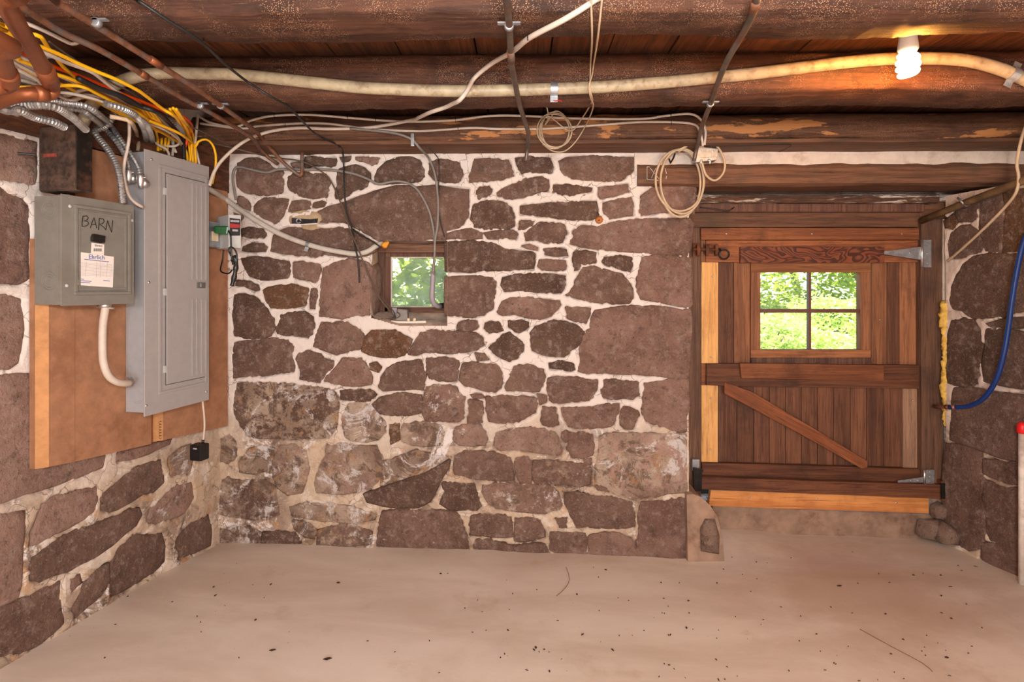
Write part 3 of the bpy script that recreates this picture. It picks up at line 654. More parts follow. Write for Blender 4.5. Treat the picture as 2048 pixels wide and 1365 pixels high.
def prep(lst, to2):
    out = []
    for e in lst:
        st = {'p': [to2(x, y) for x, y in e[0]]}
        if len(e) > 1 and e[1] is not None: st['t'] = e[1]
        if len(e) > 2 and e[2] is not None: st['e'] = e[2]
        if len(e) > 3: st.update(e[3])
        out.append(st)
    return out
def b2(px, py):
    p = PY(px, py, YB); return (p.x, p.z)
ZBEAM = CAM.z + .643                                  # underside of the beams
ZCEIL = CAM.z + .82
XEND = b2(1383, 700)[0]
# opening of the little window in the face of the wall
HOLE = [b2(744, 490), b2(770, 480), b2(895, 482), b2(895, 652), b2(800, 652), b2(742, 636)]
wall_back = masonry('wall_back', CORNER.x - .03, XEND - .012, -.08, ZBEAM + .12, .0045, lambda a, z, o: Vector((a, YB - o, z)), prep(BACK, b2), hole=HOLE, grow=.004)
def courses(s_from, s_to, z_to, seed):                # the same rubble courses, carried on past the part in the photograph
    rr = random.Random(seed); out = []; z = -.02
    while z < z_to - .1:
        h = min(rr.uniform(.11, .27), z_to - z); s = s_from + rr.uniform(0, .08)
        while s < s_to - .09:
            wd = min(rr.uniform(.16, .5), s_to - s); g = .014
            c = [(s + g, z + g), (s + wd * .5, z + g * rr.uniform(.4, 1.3)), (s + wd - g, z + g), (s + wd - g * rr.uniform(.6, 1.6), z + h * .5), (s + wd - g * 1.6, z + h - g * 1.4), (s + wd * .45, z + h - g * rr.uniform(.5, 1.3)), (s + g * 1.5, z + h - g * 1.2), (s + g * rr.uniform(.6, 1.5), z + h * .5)]
            if wd > .09 and h > .07: out.append({'p': [(a + rr.uniform(-.008, .008), b + rr.uniform(-.008, .008)) for a, b in c], 't': rr.choice([0, 1, 2, 4, 4]), 'e': max(0, .45 - z)})
            s += wd
        z += h
    return out
wall_left = masonry('wall_left', -2.7, .05, -.08, ZCEIL, .0065, LW, prep(LEFT, lp) + courses(-2.68, lp(-52, 574)[0], CAM.z + .5, 4))
wall_right = masonry('wall_right', -1.7, rp(1892, 574)[0], -.12, CAM.z + .46, .006, RW, prep(RIGHT, rp) + courses(-1.68, rp(2072, 574)[0], CAM.z + .45, 9), grow=.010, mat='mortar_brown')

# wall pieces beyond the courses in view
def quad(mb, a, b, c, d): mb.add([a, b, c, d], [(0, 1, 2, 3)])
mb = MB()                                             # splayed reveal of the window and sloping sill bed
YW = 2.93
fr = [Vector((x, YB - .002, z)) for x, z in HOLE]
bk = [PY(758, 500, YW), PY(772, 470, YW), PY(925, 470, YW), PY(925, 624, YW), PY(800, 622, YW), PY(756, 620, YW)]
n = 6
for i in range(6):
    a, b, c, d = fr[i], fr[(i + 1) % 6], bk[(i + 1) % 6], bk[i]
    for k in range(n):
        for j in range(n):
            def P(u, v):
                q = a.lerp(b, u).lerp(d.lerp(c, u), v)
                return q + Vector((0, 0, .012 * nz(q, 9))) * (1 if 0 < v < 1 else 0)
            quad(mb, P(k / n, j / n), P((k + 1) / n, j / n), P((k + 1) / n, (j + 1) / n), P(k / n, (j + 1) / n))
M['reveal'] = mat_plain('mud_plaster', srgb(206, 178, 158), .85, var=.2, scale=18, dirt=srgb(158, 124, 104), dirtamt=.7, bump=.7)
mb.build('window_reveal', M['reveal'], wall_back, smooth=True)
mb = MB(); mb.box(XEND - .02, XEND - .012, YB + .005, 3.12, -.1, CAM.z + .50)
mb.build('reveal', M['mortar'], wall_back)
mb = MB()                                             # bed of mortar between lintel and beam
x0 = b2(1268, 300)[0]
N = 70
for i in range(N):
    xa = x0 + (3.0 - x0) * i / N; xb = x0 + (3.0 - x0) * (i + 1) / N
    f = lambda x: YB - .012 + .012 * nz((x, 0, 3), 7)
    g = lambda x: CAM.z + .585 + .016 * nz((x, 5, 3), 6) + .008 * nz((x, 9, 1), 22)
    mb.hexa([(xa, f(xa), g(xa) - .05), (xb, f(xb), g(xb) - .05), (xb, f(xb) + .004, ZBEAM + .03), (xa, f(xa) + .004, ZBEAM + .03)],
            [(xa, YB + .2, g(xa) - .05), (xb, YB + .2, g(xb) - .05), (xb, YB + .2, ZBEAM + .03), (xa, YB + .2, ZBEAM + .03)])
mb.build('mortar_bed', M['plaster'], wall_back, smooth=False)
# outer leaf of the wall with openings for door and window, so that no daylight leaks in
def outer(parts):
    mb = MB()
    for p in parts: mb.box(*p)
    return mb
wl0, wl1 = PY(757, 600, YW).x, PY(925, 600, YW).x
wz0, wz1 = PY(800, 636, YW).z, PY(800, 478, YW).z
dx0, dx1 = PY(1396, 700, 2.97).x, PY(1850, 700, 2.97).x
outer([(-3.2, wl0 - .03, 2.98, 3.12, -.2, 2.4), (wl1 + .03, dx0 - .02, 2.98, 3.12, -.2, 2.4), (wl0 - .03, wl1 + .03, 2.98, 3.12, -.2, wz0 - .01), (wl0 - .03, wl1 + .03, 2.98, 3.12, wz1 + .01, 2.4),
       (dx0 - .02, dx1 + .02, 3.0, 3.12, CAM.z + .33, 2.4), (dx1 + .02, 3.4, 3.0, 3.12, -.2, 2.4), (dx0 - .02, dx1 + .02, 3.03, 3.12, -.2, .12)]).build('outer_leaf', M['mortar'], wall_back)
structure(MB().box(-3.2, 3.4, -3.1, -3.0, -.2, 2.4).build('wall_rear', M['mortar']))
# the side walls run on behind the camera
a = LW(-2.69, 0); b = LW(-6, 0)
mb = MB(); mb.hexa([(a.x, a.y, -.1), (b.x, b.y, -.1), (b.x, b.y, 2.4), (a.x, a.y, 2.4)], [(a.x - .3, a.y, -.1), (b.x - .3, b.y, -.1), (b.x - .3, b.y, 2.4), (a.x - .3, a.y, 2.4)]); mb.build('wall_run', M['mortar'], wall_left)
a = RW(-1.69, 0, -.01); b = RW(-6, 0, -.01)
mb = MB(); mb.hexa([(a.x, a.y, -.1), (b.x, b.y, -.1), (b.x, b.y, 2.4), (a.x, a.y, 2.4)], [(a.x + .3, a.y, -.1), (b.x + .3, b.y, -.1), (b.x + .3, b.y, 2.4), (a.x + .3, a.y, 2.4)]); mb.build('wall_run', M['mortar'], wall_right)
a = RW(-1.72, 0); b = RW(.2, 0)
mb = MB(); mb.hexa([(a.x + .6, a.y, -.1), (b.x + .6, b.y, -.1), (b.x + .6, b.y, 2.4), (a.x + .6, a.y, 2.4)], [(a.x + .8, a.y, -.1), (b.x + .8, b.y, -.1), (b.x + .8, b.y, 2.4), (a.x + .8, a.y, 2.4)])
mb.hexa([(a.x, a.y, CAM.z + .44), (b.x, b.y, CAM.z + .44), (b.x, b.y, CAM.z + .455), (a.x, a.y, CAM.z + .455)], [(a.x + .7, a.y, CAM.z + .44), (b.x + .7, b.y, CAM.z + .44), (b.x + .7, b.y, CAM.z + .455), (a.x + .7, a.y, CAM.z + .455)])
mb.build('wall_ledge', M['mortar'], wall_right)

# ------------------------------------------------------------------ floor (old slab, slightly out of level)
ctrl = []
for px, py in ((430, 1090), (750, 1096), (930, 1099), (1100, 1107), (1250, 1113), (1385, 1121)): p = PY(px, py, YB); ctrl.append((p.x, p.y, p.z))
for px, py in ((80, 1290), (250, 1190), (350, 1132)): p = PL(px, py); ctrl.append((p.x, p.y, p.z))
for px, py in ((1445, 1058), (1650, 1072), (1840, 1083)): p = PY(px, py, 2.955); ctrl.append((p.x, p.y, p.z))
for px, py in ((1905, 1090), (1960, 1122), (2040, 1152)): p = PR(px, py); ctrl.append((p.x, p.y, p.z))
ctrl += [(-1.8, .8, .0), (0, 1.0, -.01), (2.0, .8, -.02), (-2, -2.5, 0), (0, -2.5, 0), (2.5, -2.5, 0), (0, 2, -.005), (1, 1.9, -.03)]
CT = np.array(ctrl)
def floor_z(x, y):
    w_ = 1 / (((CT[:, 0] - x) ** 2 + (CT[:, 1] - y) ** 2) ** 1.5 + .004)
    return float((w_ * CT[:, 2]).sum() / w_.sum())
NX, NY = 110, 110
fx = np.linspace(-3.1, 3.3, NX); fy = np.linspace(-3.05, 3.05, NY)
fv = [(x, y, floor_z(x, y)) for y in fy for x in fx]
ff = [(j * NX + i, j * NX + i + 1, (j + 1) * NX + i + 1, (j + 1) * NX + i) for j in range(NY - 1) for i in range(NX - 1)]
me = bpy.data.meshes.new('floor'); me.from_pydata(fv, [], ff); me.update()
me.polygons.foreach_set('use_smooth', [True] * len(me.polygons))
floor = structure(link('floor', me, M['floor']))

# ------------------------------------------------------------------ ceiling boards and beams
cb = MB().box(-3.2, 3.4, -3.1, 3.12, ZCEIL + .045, ZCEIL + .12).build('ceiling', M['ceiling']); structure(cb)
x = -2.6
while x < 3.0:
    wd = R.uniform(.19, .27); dz = R.uniform(0, .008)
    MB().box(x + .003, x + wd - .003, -3.0, 3.0, ZCEIL + dz, ZCEIL + .04 + dz).build('plank', M['ceiling'], cb); x += wd

def beam(name, yf, yb, zb, zt, x0, x1, mat, label, cat, seed, bulge=.012, rough=.008):
    mb = MB(); n = int((x1 - x0) / .016); prof = []
    ys = [(yf + .025, zt), (yf + .004, zt - .025), (yf - bulge * .5, zb + .6 * (zt - zb)), (yf - bulge * .6, zb + .3 * (zt - zb)), (yf, zb + .012), (yf + .012, zb + .001), ((yf + yb) / 2, zb - .002), (yb - .012, zb), (yb, zb + .01), (yb, zb + .5 * (zt - zb)), (yb - .02, zt)]
    for i in range(n + 1):
        xx = x0 + (x1 - x0) * i / n
        for k, (yy, zz) in enumerate(ys):
            d = rough * mnoise.noise(Vector((xx * 1.6, k * .6 + seed, seed))) * 1.8 + rough * .7 * mnoise.noise(Vector((xx * 9, k * 1.1, seed * 2))) + .003 * mnoise.noise(Vector((xx * 38, k * 1.7, seed)))
            e = rough * mnoise.noise(Vector((xx * 2.1, k * .5 - seed, 4 + seed))) * 1.5 + rough * .6 * mnoise.noise(Vector((xx * 14, k * .8, seed * 3))) + .0035 * mnoise.noise(Vector((xx * 45, k * 1.3, seed)))
            mb.v.append((xx, yy + d, zz + (e if k not in (0, 10) else 0)))
    m = len(ys)
    for i in range(n):
        for k in range(m): mb.f.append((i * m + k, i * m + (k + 1) % m, (i + 1) * m + (k + 1) % m, (i + 1) * m + k))
    mb.f.append(tuple(range(m))); mb.f.append(tuple(n * m + k for k in range(m))[::-1])
    return tag(mb.build(name, mat, smooth=True), label, cat)
beam('ceiling_beam', 1.315, 1.462, ZBEAM, ZCEIL, -2.3, 2.95, M['beam'], 'nearest hewn ceiling beam, along the top edge of the picture', 'beam', 1)
beam('ceiling_beam', 1.865, 2.03, ZBEAM, ZCEIL - .035, -2.3, 2.95, M['beam'], 'middle hewn ceiling beam with the long cream conduit strapped along it', 'beam', 2)
beam('ceiling_beam', 2.50, 2.69, ZBEAM + .018, ZBEAM + .130, -1.62, 2.95, M['beam_patchy'], 'rearmost ceiling beam with pale bare patches, resting on the stone wall', 'beam', 3)
mb = MB()
for i in range(40):
    xa, xb = -1.55 + 4.5 * i / 40, -1.55 + 4.5 * (i + 1) / 40; f = lambda x: (2.512 + .006 * nz((x, 1, 2), 3), ZBEAM + .004 * nz((x, 4, 2), 4))
    (ya, za1), (yb1, zb1) = f(xa), f(xb)
    mb.hexa([(xa, ya, za1), (xb, yb1, zb1), (xb, yb1, ZBEAM + .0165), (xa, ya, ZBEAM + .0165)], [(xa, 2.72, za1), (xb, 2.72, zb1), (xb, 2.72, ZBEAM + .0165), (xa, 2.72, ZBEAM + .0165)])
tag(mb.build('packing_board', M['lintel']), 'flat brown board under the rearmost beam, lying on top of the stones', 'board')
mb = MB()                                             # timber plate on the left wall
for i in range(20):
    s0 = -1.7 + 1.72 * i / 20; s1 = -1.7 + 1.72 * (i + 1) / 20
    q = lambda s, z, o: LW(s, CAM.z + z, o + .008 * nz((s, z, o), 5))
    zb = lambda s: (.505 - .05 * max(0, (s + .6) / .6)) + .01 * nz((s, 1, 1), 4)
    mb.hexa([q(s0, zb(s0), .045), q(s1, zb(s1), .045), q(s1, .645, .055), q(s0, .645, .055)], [q(s0, zb(s0), -.05), q(s1, zb(s1), -.05), q(s1, .645, -.05), q(s0, .645, -.05)])
tag(mb.build('wall_plate', M['plate']), 'dark timber plate lying on the left stone wall under the beams', 'timber')
# corner stud beside the panel
s0, z0 = lp(425, 420, .03)
mb = MB().hexa([LW(-.22, CAM.z + .33, .04), LW(-.005, CAM.z + .33, .05), LW(-.005, CAM.z + .52, .05), LW(-.22, CAM.z + .52, .04)], [LW(-.22, CAM.z + .33, -.01), LW(-.005, CAM.z + .33, -.01), LW(-.005, CAM.z + .52, -.01), LW(-.22, CAM.z + .52, -.01)])
tag(mb.build('wood_block', M['plate'], bevel=.006), 'dark wooden block in the corner above the backboard, right of the grey panel', 'timber')

# lintel over the door
p0 = PY(1276, 318, YB - .03)
def lint(x, k): return .008 * mnoise.noise(Vector((x * 2, k, 7))) + .004 * mnoise.noise(Vector((x * 11, k, 2)))
mb = MB(); n = 60; YL = YB - .03; zt, zm, zb = CAM.z + .598, CAM.z + .565, CAM.z + .485
for i in range(n + 1):
    xx = p0.x + (2.95 - p0.x) * i / n
    mb.v += [(xx, YL + .03, zt + lint(xx, 1) * 1.4), (xx, YL + .004 + lint(xx, 2), zm), (xx, YL + lint(xx, 3), (zm + zb) / 2), (xx, YL + .004 + lint(xx, 4), zb + .006), (xx, YL + .03, zb - .004 + lint(xx, 5)), (xx, 2.90, zb + lint(xx, 6)), (xx, 2.90, zt)]
for i in range(n):
    for k in range(7): mb.f.append((i * 7 + k, i * 7 + (k + 1) % 7, (i + 1) * 7 + (k + 1) % 7, (i + 1) * 7 + k))
mb.f.append(tuple(range(7))); mb.f.append(tuple(n * 7 + k for k in range(7)))
lin = thing('door_lintel', (p0.x, YL, zb), 'broad brown timber lintel over the plank door, chalk mark at its left end', 'timber')
mb.build('timber', M['lintel'], lin)
mb = MB(); L = lambda *pts: mb.tube([PY(px, py, YL - .0135) for px, py in pts], .0011, 5)
L((1294, 334), (1294, 359)); L((1294, 334), (1299, 334)); L((1294, 359), (1317, 361)); L((1300, 336), (1318, 358)); L((1312, 336), (1303, 356)); L((1330, 336), (1333, 348)); L((1333, 352), (1332, 358))
mb.build('chalk_mark', M['chalk'], lin)

MB().prism([PL(px, py, .075) for px, py in ((194, 104), (216, 100), (242, 112), (232, 130), (229, 147), (213, 144), (201, 150), (196, 128))], LN * -.05).build('plaster_patch', M['plaster'], wall_left, bevel=.006)
# ------------------------------------------------------------------ plank door with its frame
YD = 2.965
def pan(name, pts, y, th, mat, parent, bevel=.002, smooth=False):
    """a board traced by its front outline on the plane y, with thickness th going back"""
    return MB().prism([PY(px, py, y) for px, py in pts], (0, th, 0)).build(name, mat, parent, bevel=bevel, smooth=smooth)
def rect(x0, y0, x1, y1): return [(x0, y1), (x1, y1), (x1, y0), (x0, y0)]
def studs(name, pts, y, r, mat, parent):
    for px, py in pts: MB().lathe(PY(px, py, y), (0, -1, 0), [(r, -.003), (r, .0005), (r * .7, .0018), (r * .2, .002)], 10).build(name, mat, parent, smooth=True)
door = bpy.data.objects.new('door_1', None); COL.objects.link(door); door.location = PY(1620, 985, YD); structure(door)
door['label'] = 'low brown plank door with four-pane window, diagonal brace and pine strips'
# upper boards
pan('pine_strip', rect(1403, 525, 1436.5, 727), YD - .012, .03, M['pine'], door)
pan('plank', rect(1437.5, 520, 1467, 728), YD, .03, M['door'], door)
pan('plank', rect(1468, 520, 1501, 728), YD - .004, .03, M['door_mid'], door)
pan('plank', rect(1743, 520, 1773.5, 730), YD - .004, .03, M['door_mid'], door)
pan('plank', rect(1774.5, 520, 1798.5, 730), YD, .03, M['door'], door)
pan('plank', rect(1799.5, 520, 1841, 731), YD - .003, .03, M['door_mid'], door)
pan('rail', rect(1402, 456, 1840, 480), YD - .03, .06, M['rail'], door, .003)
pan('rail', rect(1412, 481, 1842, 525), YD - .022, .052, M['rail'], door, .003)
pan('strip', rect(1402.5, 481, 1411.5, 525), YD - .012, .04, M['door_mid'], door)
pan('grain_plank', rect(1481, 494, 1769, 526), YD - .04, .018, M['grain'], door, .002)
# sash with four panes
sash = pan('sash_head', rect(1502, 519, 1742, 545), YD - .02, .04, M['sash'], door, .002)
pan('sash_stile', rect(1502, 545, 1521, 700), YD - .02, .04, M['door_mid'], door, .002)
pan('sash_stile', rect(1721, 545, 1742, 700), YD - .02, .04, M['door_mid'], door, .002)
pan('sash_rail', rect(1502, 700, 1742, 717), YD - .02, .04, M['sash'], door, .003)
pan('sill_strip', rect(1503, 716, 1743, 735), YD - .026, .05, M['window_wood'], door, .003)
pan('muntin', rect(1617.5, 545, 1622.5, 700), YD - .006, .024, M['muntin'], door, .001)
pan('muntin', rect(1521, 618.5, 1617.5, 626), YD - .006, .024, M['muntin'], door, .001)
pan('muntin', rect(1622.5, 618.5, 1721, 626), YD - .006, .024, M['muntin'], door, .001)
for q in (rect(1521, 545, 1618, 619), rect(1622, 545, 1721, 619), rect(1521, 625, 1618, 701), rect(1622, 625, 1721, 701)):
    pan('pane', q, YD + .008, .003, M['glass'], door, 0)
# middle rail
pan('strip', rect(1402.5, 727, 1412, 771), YD - .012, .04, M['rail'], door)
pan('rail', [(1413, 771), (1480, 774), (1842, 778), (1842, 731), (1480, 728), (1413, 728)], YD - .028, .058, M['rail_dark'], door, .003)
pan('rail_overlay', [(1483, 757), (1768, 763), (1768, 731), (1480, 727)], YD - .048, .02, M['rail'], door, .003)
# lower boards
xs = [1437, 1474, 1507, 1538.5, 1571, 1603, 1635, 1667, 1701, 1733, 1768, 1804]
for i in range(len(xs) - 1):
    pan('plank', rect(xs[i] + .6, 762, xs[i + 1] - .6, 938), YD + .002 * (i % 3), .028, M['door'] if i % 3 else M['door'], door, .0012)
pan('pine_strip', rect(1403, 771, 1436, 927), YD - .012, .03, M['pine'], door)
pan('grey_strip', rect(1806, 778, 1843, 937), YD - .010, .03, M['pine_grey'], door)
pan('brace', [(1449, 788), (1600, 868), (1723, 938), (1735, 936), (1735, 923), (1620, 853), (1504, 784), (1449, 765)], YD - .034, .03, M['brace'], door, .003)
pan('rail', [(1404, 957), (1620, 962), (1846, 966), (1846, 939), (1620, 932), (1404, 926)], YD - .028, .058, M['rail_dark'], door, .004)
# cross bar held by two iron hooks
bar = thing('door_bar', PY(1620, 980, 2.90), 'brown wooden bar lying across the foot of the plank door', 'bar')
pan('timber', [(1392, 979), (1640, 989), (1904, 1000), (1904, 971), (1640, 963), (1392, 954)], 2.895, .032, M['rail_dark'], bar, .004)
kick = thing('kickboard', PY(1640, 1010, YD), 'light pine board along the very bottom of the plank door', 'board')
pan('board', [(1417, 1013), (1858, 1028), (1858, 996), (1422, 981)], YD - .03, .03, M['pine_x'], kick, .003)
studs('screw', [(1499, 995), (1634, 998), (1793, 1006)], YD - .031, .005, M['zinc'], kick)
studs('screw', [(1453, 468), (1624, 468), (1804, 468), (1426, 553), (1422, 715), (1422, 797), (1421, 900), (1760, 640), (1826, 802)], YD - .031, .0042, M['zinc'], door)
# frame
fr1 = structure(pan('trim_1', rect(1376, 440, 1402, 1000), 2.955, .06, M['post'], None, .004))
fr2 = structure(pan('trim_2', [(1844, 975), (1889, 975), (1886, 438), (1842, 438)], 2.92, .10, M['post'], None, .005))
fr3 = structure(pan('trim_3', rect(1372, 421, 1850, 455), 2.945, .07, M['lintel'], None, .005))
MB().prism([PY(px, py, 2.955) for px, py in rect(1880, 440, 1891, 640)], (0, .05, 0)).build('batten', M['pine_grey'], fr2)
tr = structure(pan('trim_4', [(1370, 424), (1850, 424), (1850, 404), (1370, 404)], 2.915, .08, M['window_wood'], None, .005))
structure(pan('trim_5', [(1370, 406), (1880, 406), (1880, 389), (1370, 389)], 2.875, .12, M['flaky'], None, .006))
pan('soffit_board', [(1840, 442), (1905, 436), (1905, 395), (1840, 395)], 2.94, .05, M['lintel'], fr3, .004)
# ironwork
def strap_hinge(name, plate, strap, y, label):
    h = thing(name, PY(plate[0], plate[3], y), label, 'hinge')
    x0, y0, x1, y1 = plate
    pan('plate', rect(x0 + 4, y0, x1, y1), y, .004, M['zinc_dull'], h, .001)
    pan('strap', strap, y - .002, .004, M['zinc_dull'], h, .001)
    MB().tube([PY(x0 + 2, y0, y - .006), PY(x0 + 2, y1, y - .006)], .0065, 12).build('knuckle', M['zinc'], h, smooth=True)
    studs('screw', [((x0 + x1) / 2 + 2, y0 + (y1 - y0) * t) for t in (.15, .5, .85)], y, .004, M['zinc'], h)
    n = len(strap); cx = sum(p[0] for p in strap) / n; cy = sum(p[1] for p in strap) / n
    studs('screw', [(cx, cy), (cx + 14, cy)], y - .002, .004, M['zinc'], h)
strap_hinge('strap_hinge', (1842, 480, 1863, 535), [(1769, 509), (1842, 520), (1842, 494), (1769, 503)], 2.912, 'bright zinc strap hinge at the top right of the plank door')
strap_hinge('strap_hinge', (1847, 940, 1869, 968), [(1796, 966), (1847, 966), (1847, 955), (1796, 962)], 2.906, 'zinc strap hinge at the bottom right of the plank door, half behind the bar')
hk = thing('bar_bracket', PY(1395, 983, 2.9), 'black iron bracket holding the left end of the door bar', 'bracket')
pan('hook', [(1388, 983), (1404, 983), (1404, 944), (1407, 944), (1407, 940), (1387, 936)], 2.878, .012, M['iron'], hk, .002)
pan('back_plate', rect(1385, 920, 1399, 943), 2.92, .03, M['zinc_dull'], hk, .002)
hk = thing('bar_bracket', PY(1890, 1000, 2.9), 'black iron bracket holding the right end of the door bar', 'bracket')
pan('hook', rect(1884, 968, 1898, 999), 2.875, .01, M['iron'], hk, .002)
pan('arm', rect(1883, 963, 1902, 969), 2.885, .06, M['rust'], hk, .002)
pan('foot', rect(1886, 998, 1897, 1003), 2.88, .05, M['rust'], hk, .002)
bl = thing('slide_bolt', PY(1412, 505, 2.93), 'rusty slide bolt with black ring handle at top left of the door', 'bolt')
MB().tube([PY(1386, 499, 2.922), PY(1442, 500, 2.922)], .0075, 10).build('rod', M['rust'], bl, smooth=True)
pan('bolt_plate', rect(1408, 488, 1436, 508), 2.938, .006, M['rust'], bl, .001)
for q in (1394, 1412, 1431): pan('keeper', rect(q, 490, q + 7, 511), 2.912, .022, M['rust'], bl, .003)
pan('strike', rect(1386, 486, 1399, 514), 2.945, .01, M['rust'], bl, .001)
ring = [PY(1448 + 10 * math.cos(t), 509 + 9.5 * math.sin(t), 2.905) for t in [math.radians(-110 + 340 * i / 26) for i in range(27)]]
MB().tube([PY(1437, 498, 2.912)] + ring, .0045, 8).build('ring_handle', M['iron'], bl, smooth=True)
# threshold, plaster fillet, yellow foam, low buttress
th = structure(pan('trim_6', [(1425, 1066), (1650, 1082), (1880, 1096), (1880, 1030), (1650, 1022), (1425, 1010)], 2.955, .12, M['concrete'], None, .01))
def lumps(name, path, rads, mat, label, cat, seed=0, seg=10, flat=None):
    mb = MB(); p = [Vector(q) for q in path]; sp = smooth_path(p, .006); n = len(sp)
    def rf(i):
        f = i / (n - 1) * (len(rads) - 1); k = min(int(f), len(rads) - 2); return rads[k] + (rads[k + 1] - rads[k]) * (f - k)
    mb.tube(sp, 1.0, seg, True, rf)
    mb.v = [tuple(Vector(v) + Vector((nz(v, 70, seed), nz(v, 70, seed + 3), nz(v, 70, seed + 6))) * .010 + Vector((nz(v, 25, seed), 0, nz(v, 25, seed + 1))) * .008) for v in mb.v]
    o = mb.build(name, mat, None, smooth=True)
    return tag(o, label, cat) if label else o
fillet = MB()
pts = [(1887, 438), (1902, 440), (1900, 470), (1897, 520), (1902, 545), (1901, 575), (1894, 600), (1886, 606), (1886, 520)]
fillet.prism([PY(px, py, 2.915) for px, py in pts], (0, .07, 0)).build('plaster_fillet', M['plaster'], wall_right, bevel=.004)
lumps('foam_bead', [PY(1890, y, 2.888) for y in (602, 625, 650, 690, 730, 745, 770, 800, 830, 852)], [.016, .024, .018, .012, .011, .012, .02, .014, .013, .003], M['foam'], 'yellow expanding foam squeezed along the right door post', 'foam', 3)
mb = MB(); prof = [(1372, 1130), (1372, 985), (1386, 984), (1400, 990), (1416, 1008), (1430, 1030), (1438, 1060), (1442, 1090), (1446, 1122)]
fp = [PY(px, py, 2.70) for px, py in prof]; N = 12
rows = []
for j in range(N + 1):
    t = j / N; row = []
    for q in fp:
        z = q.z; r = Vector((q.x, 2.672 + .26 * t, z)); e = (r.x - fp[0].x)
        r.x -= e * .25 * t; r += Vector((.012 * nz(r, 8, 1), .016 * nz(r, 8, 4) * (1 if j < N else 0), .008 * nz(r, 11, 8)))
        row.append(r)
    rows.append(row)
for row in rows: mb.v += [tuple(v) for v in row]
m = len(fp)
for j in range(N):
    for k in range(m - 1): mb.f.append((j * m + k, j * m + k + 1, (j + 1) * m + k + 1, (j + 1) * m + k))
mb.f.append(tuple(range(m))); mb.f.append(tuple(N * m + k for k in range(m)))
but = structure(mb.build('trim_7', M['concrete'], smooth=False)); but['label'] = 'low rendered buttress at the foot of the wall beside the door'
for q, h in (([(1404, 1106), (1440, 1112), (1441, 1075), (1432, 1042), (1412, 1040), (1402, 1060)], 2.655), ([(1846, 1078), (1896, 1090), (1902, 1058), (1895, 1046), (1852, 1050)], 2.87), ([(1876, 1040), (1899, 1042), (1905, 1022), (1893, 1012), (1878, 1018)], 2.875), ([(1888, 1090), (1918, 1094), (1924, 1070), (1900, 1052)], 2.80)):
    poly = [PY(px, py, h) for px, py in q]; c = sum(poly, Vector()) / len(poly); mbs = MB(); n = len(poly)
    mbs.v = [tuple(p + Vector((0, .06, 0))) for p in poly] + [tuple(p + Vector((0, .012, 0))) for p in poly] + [tuple(c + (p - c) * .7 + Vector((0, -.006, 0))) for p in poly] + [tuple(c + Vector((0, -.012, 0)))]
    for a in (0, 1):
        for i in range(n): mbs.f.append((a * n + i, a * n + (i + 1) % n, (a + 1) * n + (i + 1) % n, (a + 1) * n + i))
    for i in range(n): mbs.f.append((2 * n + i, 2 * n + (i + 1) % n, 3 * n))
    mbs.build('stone', M['stone'], wall_right if h > 2.7 else but, smooth=True, color=srgb(146, 120, 104) + (.4,))
# rendered base of the door jamb on the right
mb = MB().prism([PY(px, py, 2.945) for px, py in ((1848, 1100), (1930, 1120), (1925, 1000), (1905, 985), (1900, 930), (1880, 960), (1868, 1000), (1858, 1030))], (0, .12, 0))
mb.build('jamb_render', M['concrete'], wall_right, bevel=.012)

# ------------------------------------------------------------------ the little window
YW2 = 2.90
win = bpy.data.objects.new('window_1', None); COL.objects.link(win); win.location = PY(830, 622, YW2); structure(win); win['label'] = 'small dirty window deep in the stone wall'
pan('head_board', rect(755, 484, 935, 505), 2.86, .06, M['window_head'], win, .004)
pan('jamb_board', rect(757, 505, 769, 630), YW2 - .01, .06, M['window_wood'], win, .003)
pan('sash_head', rect(768, 505, 935, 514), YW2 + .005, .04, M['window_wood'], win, .002)
pan('sash_stile', rect(768, 514, 781, 624), YW2 + .005, .04, M['window_wood'], win, .002)
pan('sash_rail', rect(768, 615, 935, 628), YW2 + .005, .04, M['window_head'], win, .002)
pan('putty', rect(780, 513, 935, 516), YW2 + .012, .01, M['plaster'], win, 0)
pan('putty', rect(780, 516, 784, 614), YW2 + .012, .01, M['plaster'], win, 0)
pan('putty', rect(780, 613, 935, 616), YW2 + .012, .01, M['plaster'], win, 0)
pan('pane', rect(780, 513, 935, 616), YW2 + .024, .003, M['glass_dirty'], win, 0)

# ------------------------------------------------------------------ tubes, cables and pipes
def run_on(path, out):
    # lines that leave the picture go on along the wall or the beams
    if path[0][0] < 12 and path[0][1] > -8: out = [out[0] - LS * 1.1 + LN * .02, out[0] - LS * .4 + LN * .01] + out
    elif path[0][1] < -8: out = [out[0] + Vector((0, -1.3, 0)), out[0] + Vector((0, -.5, 0))] + out
    return out
def pts3(path, z=None, d=None):
    out = []
    for q in path:
        if len(q) == 3: out.append(PD(*q))
        elif callable(z): out.append(z(q[0], q[1]))
        else: out.append(PZ(q[0], q[1], z))
    return run_on(path, out)
def cable(name, path, r, mat, label, cat='cable', group=None, z=None, seg=7, flat=None):
    sp = smooth_path(pts3(path, z)); mb = MB().tube(sp, r, seg)
    return tag(mb.build(name, mat, smooth=True), label, cat, group)
def g_(*p, k=4.096): return [(q[0] / k, q[1] / k) + tuple(q[2:]) for q in p]
ZC = CAM.z + .600
